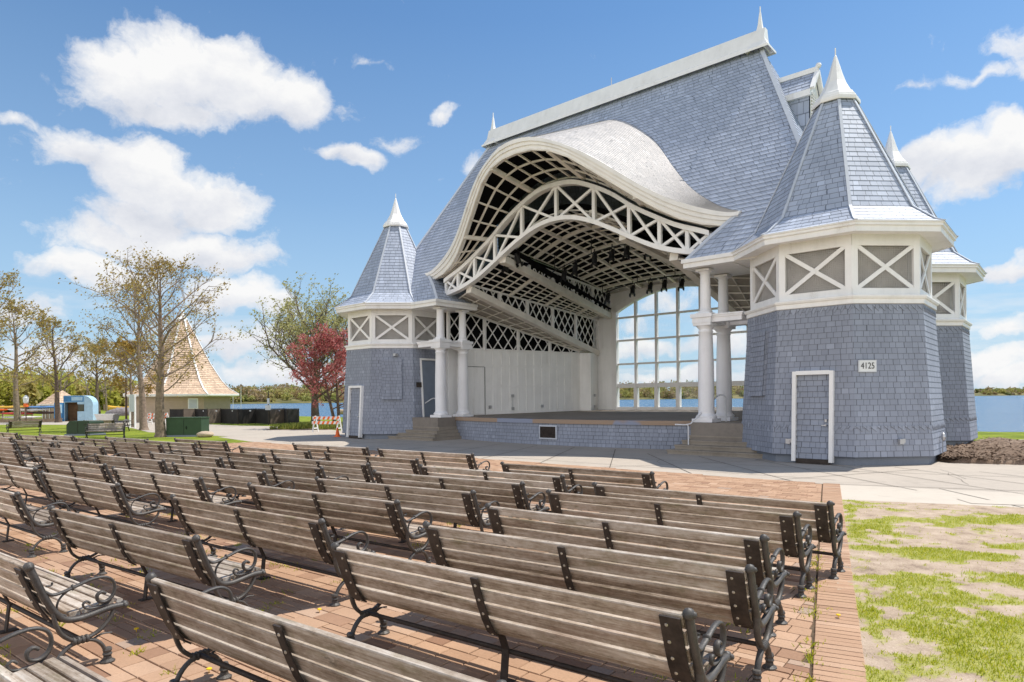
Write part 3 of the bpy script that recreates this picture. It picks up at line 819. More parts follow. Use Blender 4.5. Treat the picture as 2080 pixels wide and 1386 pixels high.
# turrets -----------------------------------------------------------------------
PH8 = -math.radians(112.5)
def ring(R, z, c, n=8, extra=1): return [(c[0]+R*math.cos(PH8+2*PI*k/8), c[1]+R*math.sin(PH8+2*PI*k/8), z) for k in range(n+extra)]
def Rwall(z): return lerp(3.169, 2.874, (z-.26)/(4.88-.26))
C8 = math.cos(PI/8)
def turret(cu, cv, front, detail):
    c = (cu, cv); out = lambda p: (p[0]-cu, p[1]-cv, 0)
    mb = MB()
    zs = [.26+i*.171 for i in range(27)]+[4.88]
    zs = [.26+(4.88-.26)*i/27 for i in range(28)]
    mb.courses([ring(Rwall(z), z, c) for z in zs], .008, .17, out=out, mat=0)
    mb.lathe([(3.02, -.05), (3.02, .27)], 8, (cu, cv, 0), PH8, 1, capt=False)
    # decorative saw-tooth courses
    for zc, hgt in ((4.62, .20), (1.02, .17)):
        for k in range(8):
            th = -PI/2+k*PI/4; nx, ny = math.cos(th), math.sin(th); tx, ty = -ny, nx
            ap = Rwall(zc)*C8+.026; hw = Rwall(zc)*math.sin(PI/8); nt = 11
            for i in range(nt):
                s0, s1 = -hw+2*hw*i/nt, -hw+2*hw*(i+1)/nt
                P = lambda s_, z, o=0: (cu+nx*(Rwall(z)*C8+.021+o)+tx*s_, cv+ny*(Rwall(z)*C8+.021+o)+ty*s_, z)
                sm = s1 if k != 0 else (s0+s1)/2
                q = [P(s0, zc+hgt), P(sm, zc), P(s1, zc+hgt)]
                mb.face(q, [(s0, .1), (s1, .1), (s1, .15)], 0)
                for a, b in ((q[0], q[1]), (q[1], q[2])):
                    mb.face([a, (a[0]-nx*.03, a[1]-ny*.03, a[2]), (b[0]-nx*.03, b[1]-ny*.03, b[2]), b], None, 0)
    T = mb.build('turret', ['wallsh', 'foundation'], B)
    # roof
    prof = [(3.53, 7.2), (3.27, 7.32), (2.6, 7.86), (.62, 12.0)]
    pts = [prof[0], prof[1]]
    for (r0, z0), (r1, z1) in zip(prof[1:], prof[2:]):
        L = math.hypot(r1-r0, z1-z0); n = int(round(L/.2))
        pts += [(lerp(r0, r1, i/n), lerp(z0, z1, i/n)) for i in range(1, n+1)]
    mb = MB()
    mb.courses([ring(r, z, c) for r, z in pts], .010, .21, out=lambda p: (p[0]-cu, p[1]-cv, .9), mat=0)
    for k in range(8):
        for (r0, z0), (r1, z1) in zip(prof, prof[1:]):
            a = ring(r0+.02, z0+.012, c)[k]; b = ring(r1+.02, z1+.012, c)[k]
            mb.bar(a, b, .09, .03, (a[0]-cu, a[1]-cv, .6), 1)
    tr = mb.build('turret_roof', ['roof', 'flash'], T)
    mb = MB()
    mb.lathe([(.74, 11.93), (.76, 11.96), (.76, 12.06), (.72, 12.08), (.70, 12.16), (.66, 12.18), (.62, 12.27), (.55, 12.31), (.33, 12.72), (.22, 13.05), (.115, 13.42), (.045, 13.66), (.02, 13.7), (.02, 13.95)], 8, (cu, cv, 0), PH8)
    mb.build('turret_cap', 'white', T)
    mb = MB()
    mb.lathe([(2.7, 6.96), (3.40, 6.93), (3.40, 6.90), (3.43, 6.90), (3.43, 7.06), (3.49, 7.08), (3.49, 7.15), (3.53, 7.17), (3.53, 7.21), (3.2, 7.33)], 8, (cu, cv, 0), PH8, 0, capt=False)
    mb.build('eave', 'white', T)
    # white lantern band
    mb = MB()
    mb.lathe([(2.86, 4.84), (2.93, 4.86), (2.93, 4.99), (2.98, 5.01), (3.01, 5.06), (3.01, 5.10), (2.80, 5.14)], 8, (cu, cv, 0), PH8, 0, capt=False)
    R = 2.80; ap = R*C8; hw = R*math.sin(PI/8)
    sc = MB()
    for k in range(8):
        th = -PI/2+k*PI/4; nx, ny = math.cos(th), math.sin(th); tx, ty = -ny, nx
        rot = Matrix(((tx, nx, 0), (ty, ny, 0), (0, 0, 1)))
        P = lambda s_, z, o=0: (cu+nx*(ap+o)+tx*s_, cv+ny*(ap+o)+ty*s_, z)
        mb.box(P(0, 5.225, -.05), (2*hw-.02, .1, .21), rot); mb.box(P(0, 6.79, -.05), (2*hw-.02, .1, .34), rot)
        for sg in (-1, 1): mb.box(P(sg*(hw-.095), 5.975, -.05), (.19, .1, 1.29), rot)
        for sg in (-1, 1):
            a, b = P(-sg*(hw-.19), 5.33, -.045+.006*sg), P(sg*(hw-.19), 6.62, -.045+.006*sg)
            mb.bar(a, b, .05, .125, (nx, ny, 0)) if False else mb.bar(a, b, .125, .05, (nx, ny, 0))
        st = .055 if detail else .09
        x = -hw+.2
        while x < hw-.19: sc.box(P(x, 5.975, -.10), (.013, .008, 1.3), rot, 0, skip=(3, 4, 5)); x += st
        z = 5.36
        while z < 6.62: sc.box(P(0, z, -.103), (2*hw-.38, .008, .013), rot, 0, skip=(0, 1, 3)); z += st
    mb.build('lattice_band', 'white', T)
    sc.build('wire_screen', 'screen', T)
    mb = MB(); mb.lathe([(2.42, 5.0), (2.42, 6.9)], 8, (cu, cv, 0), PH8, 0, capt=False); mb.build('inner_drum', 'tower_inner', T)
    # openings
    def fbox(mb, k, s_, z, sx, sz, th_, o):
        th = -PI/2+k*PI/4; nx, ny = math.cos(th), math.sin(th); tx, ty = -ny, nx
        tilt = math.atan((3.169-2.874)*C8/4.62)
        n = Vector((nx*math.cos(tilt), ny*math.cos(tilt), math.sin(tilt))); t = Vector((tx, ty, 0)); w = n.cross(t)*-1
        if w.z < 0: w = -w
        rot = Matrix((t, n, w)).transposed()
        r = Rwall(z)*C8
        mb.box(Vector((cu+nx*r+tx*s_, cv+ny*r+ty*s_, z))+n*o, (sx, th_, sz), rot)
    def fpt(k, s_, z, o):
        th = -PI/2+k*PI/4; nx, ny = math.cos(th), math.sin(th); r = Rwall(z)*C8+o
        return (cu+nx*r-ny*s_, cv+ny*r+nx*s_, z)
    if front:
        sd = 1 if cu > 0 else -1
        s0 = .02
        mb = MB(); fbox(mb, 0, s0-.54, 1.46, .11, 2.78, .2, .07); fbox(mb, 0, s0+.54, 1.46, .11, 2.78, .2, .07); fbox(mb, 0, s0, 2.80, .97, .12, .2, .07)
        mb.build('door_frame', 'white', T)
        th = -PI/2; mb = MB()
        rows = [[(cu+s0-.485, cv-(Rwall(z)*C8+.035), z), (cu+s0+.485, cv-(Rwall(z)*C8+.035), z)] for z in np.linspace(.16, 2.74, 16)]
        mb.courses(rows, .018, .17, out=lambda p: (0, -1, 0)); mb.build('tower_door', 'wallsh', T)
        mb = MB(); fbox(mb, 0, s0-.487, 1.45, .018, 2.6, .05, .02); fbox(mb, 0, s0+.487, 1.45, .018, 2.6, .05, .02)  # dark strips painting shade into the gap between door and frame
        for zh in (.5, 1.45, 2.4): fbox(mb, 0, s0-.49, zh, .035, .12, .06, .03)
        mb.build('hinges_gap_shade', 'plate', T)
        mb = MB(); mb.box((cu+s0, cv-Rwall(.1)*C8-.02, .09), (.97, .12, .14)); mb.build('door_threshold', 'plate', T)
        mb = MB(); mb.bar(fpt(0, s0+.38, 1.2, .07), fpt(0, s0+.38, 1.2, .13), .05, .05); mb.bar(fpt(0, s0+.38, 1.2, .13), fpt(0, s0+.27, 1.2, .13), .03, .03)
        mb.box(fpt(0, s0+.38, 1.34, .08), (.06, .04, .08)); mb.build('door_handle', 'steel', T)
        kh = -sd if sd > 0 else 1
        kh = -1 if sd > 0 else 1
        mb = MB()
        th = -PI/2+kh*PI/4; nx, ny = math.cos(th), math.sin(th)
        zs_ = np.linspace(2.1, 4.27, 14)
        rows = [[fpt(kh, -.53, z, .10), fpt(kh, .53, z, .10)] for z in zs_]
        mb.courses(rows, .015, .17, out=lambda p: (nx, ny, 0))
        fbox(mb, kh, 0, 3.19, 1.05, 2.16, .09, .045)
        mb.build('wall_hatch', 'wallsh', T)
        # inner door beside the stage
        ki = -2 if sd > 0 else 2
        mb = MB(); fbox(mb, ki, 0, 2.66, 1.14, 3.05, .05, .03); mb.build('stage_door', 'bluedoor', T)
        mb = MB()
        for s_ in (-.6, .6): fbox(mb, ki, s_, 2.7, .07, 3.2, .1, .04)
        fbox(mb, ki, 0, 4.27, 1.27, .1, .1, .045); mb.build('stage_door_frame', 'white', T)
        if sd > 0:
            for k, s_, z in ((0, -.70, .68), (1, .16, .72)):
                mb = MB(); th = -PI/2+k*PI/4
                rot = Matrix.Rotation(th+PI/2, 3, 'Z')
                mb.box(fpt(k, s_, z, .07), (.13, .12, .15), rot); mb.box(fpt(k, s_+.09, z+.02, .06), (.05, .1, .12), rot); mb.build('outlet_box', 'steel', T)
            mb = MB(); mb.sphere(fpt(2, .07, .78, .1), .14, 8, sq=(.5, .5, 1)); mb.tube([fpt(2, .07, .78, .08), fpt(2, .05, .3, .05)], .015, 5); mb.build('hose_reel', 'steel', T)
        else:
            mb = MB(); fbox(mb, 2, -.80, 2.88, .36, .27, .04, .045); mb.build('wall_plaque', 'plate', T)
            mb = MB(); mb.box(fpt(1, .21, 4.49, .1), (.2, .2, .13)); mb.build('wall_lamp', 'steel', T)
    return T
turret(TU, 0, True, True); turret(-TU, 0, True, True); turret(TU, 8.6, False, False)
# link wall between the right-hand turrets
mb = MB()
rows = [[(11.4, v, z) for v in (2.0, 6.6)] for z in np.linspace(0, 4.9, 28)]
mb.courses(rows, .02, .17, out=lambda p: (1, 0, 0)); mb.build('link_wall', 'wallsh', B)
mb = MB()
rows = [[(-11.4, v, z) for v in (8.0, 2.0)] for z in np.linspace(0, 7.3, 41)]
mb.courses(rows, .02, .17, out=lambda p: (-1, 0, 0)); mb.build('link_wall', 'wallsh', B)
# house number sign ---------------------------------------------------------------
th = -PI/4; nx, ny = math.cos(th), math.sin(th)
rs = Rwall(2.97)*C8+.05; s_ = -.75
su, sv = TU+nx*rs-ny*s_, ny*rs+nx*s_
sg = empty('house_number_sign', W(su, sv, 2.97), -PHI+PI/4, 'small white enamel plate reading 4125 fixed to the grey shingled turret', 'sign')
mb = MB(); mb.box((0, .012, 0), (.56, .03, .36)); mb.build('sign_plate', 'signw', sg)
mb = MB()
for x, z, a, b in ((0, .165, .54, .012), (0, -.165, .54, .012), (.265, 0, .012, .34), (-.265, 0, .012, .34)): mb.box((x, -.006, z), (a, .006, b))
mb.build('sign_border', 'flash', sg)
tc = bpy.data.curves.new('digits', 'FONT'); tc.body = '4125'; tc.size = .235; tc.extrude = .003; tc.align_x = 'CENTER'; tc.align_y = 'CENTER'
to = bpy.data.objects.new('digits_tmp', tc); COL.objects.link(to)
dg = bpy.context.evaluated_depsgraph_get(); me = bpy.data.meshes.new_from_object(to.evaluated_get(dg)); COL.objects.unlink(to); bpy.data.objects.remove(to)
me.materials.clear(); me.materials.append(MAT['ink'])
dgo = bpy.data.objects.new('digits', me); COL.objects.link(dgo); dgo.parent = sg; dgo.location = (0, -.009, 0); dgo.rotation_euler = (PI/2, 0, 0); dgo.scale = (.92, 1.12, 1)
# handrails ---------------------------------------------------------------------
def handrail(pts, post, label):
    o = empty('handrail', W(post[0], post[1], post[2]), -PHI, label, 'handrail')
    lc = lambda p: (p[0]-post[0], p[1]-post[1], p[2]-post[2])
    mb = MB(); mb.tube([lc(p) for p in pts], .028, 8); mb.build('rail', 'railpaint', o, True)
    mb = MB(); mb.tube([(0, 0, 0), (0, 0, .84), (-.03, 0, .90)], .026, 8); mb.build('post', 'railpaint', o, True)
    e = pts[-1]
    mb = MB(); mb.tube([lc((e[0], e[1], 1.15)), lc(e)], .026, 8); mb.build('post', 'railpaint', o, True)
handrail([(6.55, -1.75, 1.07), (6.9, -1.6, 1.06), (7.05, -1.5, 1.1), (7.55, -.25, 2.12), (7.62, -.15, 2.17), (7.72, -.05, 2.15), (7.78, 0, 2.05)], (7.02, -1.62, .165), 'white pipe handrail on the steps beside the turret with the number plate')
handrail([(-9.8, -1.75, 1.07), (-9.65, -1.62, 1.03), (-9.5, -1.5, 1.1), (-8.7, -.15, 2.1), (-8.6, -.05, 2.15), (-8.45, .05, 2.1)], (-9.5, -1.62, .165), 'white pipe handrail on the steps of the turret farther from the number plate')
# stage lights ----------------------------------------------------------------------
def pipe(name, pts, hang, label):
    o = empty(name, W(pts[0][0], pts[0][1], pts[0][2]), -PHI, label, 'lighting bar'); lc = lambda p: tuple(a-b for a, b in zip(p, pts[0]))
    mb = MB(); mb.tube([lc(p) for p in pts], .03, 6); mb.build('bar', 'blackgear', o)
    for i, h in enumerate(hang):
        mb = MB(); mb.tube([lc(h), lc((h[0], h[1], h[2]+.85))], .025, 5); mb.build('hanger', 'blackgear', o)
pipe('lighting_bar', [(-3.2, 3.5, 8.75), (-1.8, 3.5, 9.15), (-.3, 3.5, 9.45), (1.0, 3.5, 9.55), (2.5, 3.5, 9.45), (3.9, 3.5, 9.15)], [(-2.97, 3.5, 8.8), (-.65, 3.5, 9.38), (1.36, 3.5, 9.55), (3.0, 3.5, 9.36)], 'black lighting bar curving under the middle of the stage ceiling')
pipe('lighting_bar', [(-4.2, 9.5, 8.35), (-3, 9.5, 8.6), (-1.3, 9.5, 8.83), (.13, 9.5, 8.9), (1.75, 9.5, 8.83), (3.4, 9.5, 8.55)], [(-3.9, 9.5, 8.42), (-1.5, 9.5, 8.81), (.9, 9.5, 8.88), (2.6, 9.5, 8.7)], 'black lighting bar across the stage in front of the arched window')
def spotlight(u, v, z, tilt, label):
    o = empty('spotlight', W(u, v, z), -PHI, label, 'spotlight', 'stage spotlights')
    R = Matrix.Rotation(tilt, 3, 'X')
    f = lambda p: tuple(R @ Vector(p))
    mb = MB(); mb.tube([f((0, 0, .22)), f((0, 0, .05)), f((0, 0, -.05)), f((0, 0, -.28)), f((0, 0, -.3))], [.08, .11, .135, .14, .15], 10); mb.build('lamp_body', 'blackgear', o)
    mb = MB()
    for sx in (-1, 1): mb.bar((sx*.16, 0, 0), (sx*.1, 0, .32), .02, .03)
    mb.bar((-.11, 0, .32), (.11, 0, .32), .03, .02); mb.bar((0, 0, .32), (0, 0, .46), .04, .05); mb.build('yoke', 'blackgear', o)
    mb = MB()
    for sx in (-1, 1): mb.box(f((sx*.15, 0, -.38)), (.01, .2, .2), R)
    mb.build('barn_door', 'blackgear', o)
ordn = ['first', 'second', 'third', 'fourth', 'fifth', 'sixth', 'seventh']
for i, (u, z) in enumerate([(-2.34, 8.6), (-1.65, 8.78), (-.45, 9.12), (.58, 9.2), (1.42, 9.22), (2.57, 9.08), (3.6, 8.84)]):
    spotlight(u, 3.5, z, -.35+.1*(i % 3), f'black spotlight, {ordn[i]} from the left on the middle ceiling bar')
for i, (u, z) in enumerate([(-3.51, 8.2), (-1.8, 8.45), (-.65, 8.5), (.25, 8.52), (1.31, 8.44), (2.96, 8.25)]):
    spotlight(u, 9.5, z, -.3+.1*(i % 2), f'black spotlight, {ordn[i]} from the left on the bar before the arched window')
spotlight(-3.75, .6, 8.85, -.5, 'black spotlight under the left end of the arch truss, lower of two')
spotlight(-3.1, .6, 9.1, .5, 'black spotlight under the left end of the arch truss, upper of two')

# ================================================================== GROUND
def poly(name, pts, z, m, th=None, kind='structure'):
    mb = MB(); top = [(x, y, z) for x, y in pts]; mb.face(top)
    if th:
        n = len(pts)
        for i in range(n):
            a, b = top[i], top[(i+1) % n]
            mb.face([(a[0], a[1], z-th), (b[0], b[1], z-th), b, a])
    o = mb.build(name, m); return tag(o, kind=kind)
def uvp(l): return [W(u, v)[:2] for u, v in l]
shore = [(200, -20), (100, 18), (60, 31), (40, 34.5), (27, 36.2), (22, 41), (14, 50), (4, 60), (-8, 70), (-18, 78), (-32, 90), (-48, 108), (-58, 125), (-80, 165), (-110, 210), (-170, 300), (-420, 420), (-700, 300), (-700, -200), (200, -200)]
poly('ground', shore, 0.0, 'lawn', 1.2)
mb = MB(); mb.face([(-4000, -400, -.7), (4000, -400, -.7), (4000, 4000, -.7), (-4000, 4000, -.7)]); tag(mb.build('lake', 'water'), kind='structure')
# concrete apron in front of and around the stage
poly('plaza', uvp([(-20, -6.6), (-14.2, -7.62), (13.62, -7.62), (14.3, -10.05), (40, -1.0), (40, 3.5), (16.6, .45), (14.9, -.25), (13.4, 1.2), (9, 1.2), (-9, 1.2), (-14.6, 0.5), (-16.5, -.2), (-20, .4)]), .006, 'plaza_concrete')
poly('pale_path', uvp([(13.66, -7.6), (14.32, -10.0), (40, -.9), (40, 1.0), (17.5, -6.6)]), .011, 'pale_slab')
mb = MB()
rr0 = random.Random(77)
def seam(a, b, w=.025):
    p, q = V3((*W(*a)[:2], .016)), V3((*W(*b)[:2], .016)); d = (q-p).normalized(); n = Vector((-d.y, d.x, 0))*w/2
    mb.face([p-n, q-n, q+n, p+n])
for k in range(-6, 9):
    x0 = k*2.45-.2
    seam((x0*.82, -1.6 if abs(x0) < 7 else -2.6), (x0*1.0+4.3*(.55+.04*k), -7.6))
    seam((x0*.9+1.5, -1.9 if abs(x0) < 6 else -2.9), (x0*1.05-3.0, -7.6)) if k % 2 == 0 and x0 > 6 else None
for _ in range(26):
    u0_, v0_ = rr0.uniform(-12, 26), rr0.uniform(-7.4, -2.6); a_ = rr0.uniform(0, 2*PI); L_ = rr0.uniform(.5, 1.6); p_ = (u0_, v0_)
    for _k in range(rr0.randint(2, 5)):
        a_ += rr0.uniform(-.5, .5); q_ = (p_[0]+math.cos(a_)*L_*.5, p_[1]+math.sin(a_)*L_*.5)
        if q_[1] < -2.2 and q_[1] > -7.5 and q_[0] < 28: seam(p_, q_, .009)
        p_ = q_
for v in (-4.6, -6.9): seam((-13.5, v), (13.4, v+.15))
seam((13.5, -7.6), (30, -1.7)); seam((13.0, -4.5), (31, .4)); seam((15.6, -7.0), (17.2, -9.0)); seam((19.5, -5.4), (21, -7.6)); seam((17, -3.4), (19.5, -6.6)); seam((24, -3.6), (25.2, -5.9))
tag(mb.build('plaza_joints', 'seam'), kind='structure')
poly('pale_square', uvp([(16.1, -8.5), (16.9, -8.2), (17.2, -8.65), (16.4, -9.0)]), .019, 'pale_slab')
# brick paving: real pavers with open joints --------------------------------
VB0 = -7.62
def uedge(v): return 13.36+(-7.66-v)*.2725
poly('bounce_plaza', uvp([(-26, -26), (26, -26), (30, -60), (-30, -60)]), .006, 'plaza_concrete')  # unseen concrete sheet behind the camera, added for pale neutral bounce
poly('paving_bed', uvp([(-13.8, VB0), (13.62, VB0), (18.6, -26), (-18.6, -26)]), .004, 'joint')
th4 = math.radians(-36.9)
cx, cy = math.cos(th4), math.sin(th4)
quads = []; tints = []
rr = random.Random(3)
MU, MV = (UX, UY), (VX, VY)
def xborder(y):
    # where the paver row at local y meets the soldier course
    lo, hi = 0.0, 30.0
    for _ in range(24):
        m_ = (lo+hi)/2; wx, wy = ox+cx*m_-cy*y-MX, oy+cy*m_+cx*y-MY
        u, v = wx*UX+wy*UY, wx*VX+wy*VY
        if u < uedge(v)-.012: lo = m_
        else: hi = m_
    return lo
def brick(x0, x1, y0, y1, ca, sa, ox, oy, h, tn, xl=None):
    g = .005
    xa, xb = (x1, x1) if xl is None else (min(x1, xl(y0)), min(x1, xl(y1)))
    if min(xa, xb)-x0 < .03: return
    P = [(ox+ca*x-sa*y, oy+sa*x+ca*y) for x, y in ((x0+g, y0+g), (xa-g, y0+g), (xb-g, y1-g), (x0+g, y1-g))]
    dz = [h+rr.uniform(-.0015, .0015) for _ in P]
    b = .008; cxm = sum(p[0] for p in P)/4; cym = sum(p[1] for p in P)/4
    top = [(lerp(p[0], cxm, .035), lerp(p[1], cym, .035), z) for p, z in zip(P, dz)]
    mid = [(p[0], p[1], z-.006) for p, z in zip(P, dz)]
    bot = [(p[0], p[1], .0) for p in P]
    quads.append(top); tints.append(tn)
    for i in range(4):
        j = (i+1) % 4
        quads.append([mid[i], mid[j], top[j], top[i]]); tints.append(tn)
        quads.append([bot[i], bot[j], mid[j], mid[i]]); tints.append(tn)
ox, oy = W(0, -16)[:2]
row = .2
for j in range(-52, 50):
    y = j*row; x = -24.0+(rr.random()*.2)
    while x < 24:
        L = rr.choice((.2, .2, .2, .4, .4, .3))
        wx, wy = ox+cx*(x+L/2)-cy*(y+.1), oy+cy*(x+L/2)+cx*(y+.1)
        du, dv_ = wx-MX, wy-MY; u, v = du*UX+dv_*UY, du*VX+dv_*VY
        if -25 < v < VB0-.12 and -uedge(v)-.05 < u < uedge(v)+.25:
            dist = math.hypot(wx, wy)
            if wy > 2.5 and abs(wx) < wy*.88+2:
                tn = min(1, max(0, rr.gauss(.5, .22)))
                xl = xborder if abs(u-uedge(v)) < .7 else None
                if L == .4 and rr.random() < .55:
                    brick(x, x+L, y, y+.1, cx, cy, ox, oy, .028+rr.uniform(-.003, .003), tn, xl); brick(x, x+L, y+.1, y+.2, cx, cy, ox, oy, .028+rr.uniform(-.003, .003), min(1, max(0, rr.gauss(.5, .22))), xl)
                else: brick(x, x+L, y, y+.2, cx, cy, ox, oy, .028+rr.uniform(-.003, .003), tn, xl)
        x += L
# soldier course along the grass edge
e0, e1 = Vector(W(13.36, -7.66)[:2]), Vector(W(17.05, -21.2)[:2]); ed = (e1-e0).normalized(); en = Vector((-ed.y, ed.x))
if en.dot(Vector((1, 0))) < 0: en = -en
t = 0; Ltot = (e1-e0).length
while t < Ltot:
    P0 = e0+ed*t; a = math.atan2(en.y, en.x)
    brick(0.0, .37, -.1, 0.0, math.cos(a), math.sin(a), P0.x, P0.y, .029+rr.uniform(-.002, .002), min(1, max(0, rr.gauss(.55, .16)))); t += .1
Q = np.array(quads, dtype=np.float32)
o = raw('brick_paving', Q.reshape(-1, 3), np.arange(len(Q)*4).reshape(-1, 4), 'paver', tint=tints); tag(o, kind='structure')
BRICK_E = (e0, ed, en)

# patchy lawn at the right ------------------------------------------------------
def vnoise(x, y, seed=0):
    r = np.random.default_rng(seed).random((64, 64))
    xi, yi = np.floor(x).astype(int), np.floor(y).astype(int); fx, fy = x-xi, y-yi
    fx = fx*fx*(3-2*fx); fy = fy*fy*(3-2*fy)
    g = lambda a, b: r[a % 64, b % 64]
    return (g(xi, yi)*(1-fx)+g(xi+1, yi)*fx)*(1-fy)+(g(xi, yi+1)*(1-fx)+g(xi+1, yi+1)*fx)*fy
def fbm(x, y, seed=0): return sum(vnoise(x*2**k, y*2**k, seed+k)*.5**k for k in range(4))/1.875
BLOBS = [(5.2, 8.8, .75, .55), (4.75, 9.3, .5, .4), (5.6, 8.4, .7, .4), (3.88, 5.45, .8, .75), (4.08, 6.5, .75, .55), (4.7, 5.9, .9, .8), (5.56, 7.4, .5, .35), (6.5, 10.7, 1.1, .45), (8.0, 10.8, 1.3, .4), (5.7, 10.4, .5, .3), (3.3, 5.0, .5, .4), (4.4, 7.4, .6, .3), (7.3, 8.9, .8, .3), (3.5, 5.9, .3, .2), (4.9, 4.6, 1.2, .7)]
def gmask(X, Y):
    m = np.zeros_like(X)
    for bx, by, sx, sy in BLOBS:
        d = ((X-bx)/sx)**2+((Y-by)/sy)**2; m = np.maximum(m, 1.25-d*.8)
    te = (X-e0.x)*en.x+(Y-e0.y)*en.y-.37
    m = np.maximum(m, 1.0-np.abs(te-.12)/.26)
    m = np.maximum(m, 0)
    far = np.clip((np.hypot(X-6, Y-8)-6.5)/4, 0, 1)*.45
    return m*.74+far+(fbm(X*1.9+9, Y*1.9+3, 5)-.5)*1.9+(fbm(X*6, Y*6, 21)-.5)*1.5+(fbm(X*21, Y*21, 33)-.5)*.9
nx_, ny_ = 150, 150
# region between the brick edge, pale path and the frame's right
GX = np.zeros((ny_+1, nx_+1)); GY = GX.copy()
c0, c1 = Vector(W(13.75, -7.8)[:2]), Vector(W(17.45, -21.2)[:2])
pA, pB = W(14.22, -10.06)[:2], W(26, -6.05)[:2]
for j in range(ny_+1):
    t = (j/ny_)**.8
    le = Vector(pA)*(1-t)+Vector(W(17.2, -21.0)[:2])*t
    ri = Vector(pB)*(1-t)+Vector((11.5, 1.0))*t
    for i in range(nx_+1):
        s_ = (i/nx_)**1.3; GX[j, i] = lerp(le.x, ri.x, s_); GY[j, i] = lerp(le.y, ri.y, s_)
gm = gmask(GX, GY)
GZ = .008+.02*fbm(GX*1.1, GY*1.1, 40)+.012*fbm(GX*6, GY*6, 50)
Vt = np.stack([GX, GY, GZ], -1).reshape(-1, 3)
idx = np.arange((ny_+1)*(nx_+1)).reshape(ny_+1, nx_+1)
Fq = np.stack([idx[1:, :-1], idx[1:, 1:], idx[:-1, 1:], idx[:-1, :-1]], -1).reshape(-1, 4)
tq = (gm[1:, :-1]+gm[1:, 1:]+gm[:-1, 1:]+gm[:-1, :-1]).reshape(-1)/4
o = raw('bare_lawn', Vt, Fq, 'patchy', smooth=True); tag(o, kind='structure')
at = o.data.attributes.new('tint', 'FLOAT', 'POINT'); at.data.foreach_set('value', gm.reshape(-1).astype(np.float32))
def blades(name, X, Y, Z, hmin, hmax, w, m, tint=None, lean=.5):
    n = len(X); a = RNG.random(n)*2*PI; h = RNG.uniform(hmin, hmax, n); la = RNG.random(n)*2*PI; ll = RNG.random(n)*lean*h
    dx, dy = np.cos(a)*w/2, np.sin(a)*w/2
    tx, ty = X+np.cos(la)*ll, Y+np.sin(la)*ll
    V = np.stack([np.stack([X-dx, Y-dy, Z], -1), np.stack([X+dx, Y+dy, Z], -1), np.stack([tx+dx*.3, ty+dy*.3, Z+h], -1), np.stack([tx-dx*.3, ty-dy*.3, Z+h], -1)], 1).reshape(-1, 3)
    o = raw(name, V, np.arange(n*4).reshape(-1, 4), m, tint=RNG.random(n) if tint is None else tint)
    return tag(o, kind='stuff')
n = 420000
uu_, vv_ = RNG.random(n)**1.0, RNG.random(n)
X = lerp(2.2, 10.5, uu_); Y = lerp(4.2, 13.0, vv_)
te = (X-e0.x)*en.x+(Y-e0.y)*en.y-.37
k = (te > .0) & (X < Y*.85) & (RNG.random(n) < np.clip((gmask(X, Y)-.42)*1.7, 0.008, .85)) & (RNG.random(n) < np.clip(8.0/Y, .3, 1.0))
du, dv2 = X-MX, Y-MY; pu, pv = du*UX+dv2*UY, du*VX+dv2*VY
k &= pv < -10.05+(pu-14.35)*.352
X, Y = X[k], Y[k]
blades('grass_blades', X, Y, np.full(len(X), .012), .012, .042, .009, 'blade', lean=1.1)
# weeds between the pavers
wx, wy, tt = [], [], []
for i in range(230):
    for _ in range(40):
        if rr.random() < .16:
            t_ = rr.uniform(3, 14.5); p = e0+ed*t_+en*rr.uniform(-.05, .02); x, y = p.x, p.y
        else: y = rr.uniform(3.6, 12); x = rr.uniform(-y*.82, y*.5)
        du_, dv_ = x-MX, y-MY; u, v = du_*UX+dv_*UY, du_*VX+dv_*VY
        if v < VB0-1 and u < uedge(v)+.1: break
    nb = rr.randint(8, 34); sp = rr.uniform(.02, .075)
    for _ in range(nb): wx.append(x+rr.gauss(0, sp)); wy.append(y+rr.gauss(0, sp))
blades('weeds', np.array(wx), np.array(wy), np.full(len(wx), .012), .015, .055, .013, 'blade', lean=1.3)
mb = MB()
for px, py in ((-2.33, 5.0), (-3.4, 5.9), (-.4, 4.55), (.9, 6.2), (3.02, 6.1), (-5.3, 7.7), (2.2, 6.9), (-1.9, 6.4), (1.65, 7.9)):
    mb.lathe([(.004, .0), (.022, .0), (.02, .008), (.003, .012)], 8, (px, py, .055)); mb.tube([(px, py, .01), (px, py, .056)], .003, 4)
tag(mb.build('dandelions', 'dandelion'), kind='stuff')
# mulch bed beside the turret ---------------------------------------------------
mu = np.linspace(0, 1, 46); MXg, MYg = np.meshgrid(mu, mu)
q00, q10, q11, q01 = [np.array(W(*p)[:2]) for p in ((13.8, 1.0), (15.0, -.3), (30, 4.5), (14.6, 12.8))]
PX = (q00[0]*(1-MXg)+q10[0]*MXg)*(1-MYg)+(q01[0]*(1-MXg)+q11[0]*MXg)*MYg
PY = (q00[1]*(1-MXg)+q10[1]*MXg)*(1-MYg)+(q01[1]*(1-MXg)+q11[1]*MXg)*MYg
PZ = .02+.16*fbm(PX*1.3, PY*1.3, 71)+.06*fbm(PX*5, PY*5, 72)
PZ[0, :] = PZ[-1, :] = PZ[:, 0] = PZ[:, -1] = .005
idx = np.arange(46*46).reshape(46, 46); Fq = np.stack([idx[:-1, :-1], idx[:-1, 1:], idx[1:, 1:], idx[1:, :-1]], -1).reshape(-1, 4)
o = raw('mulch_bed', np.stack([PX, PY, PZ], -1).reshape(-1, 3), Fq, 'mulch', smooth=True); tag(o, kind='structure')
nch = 5000; su_, sv_ = RNG.random(nch), RNG.random(nch)**1.6
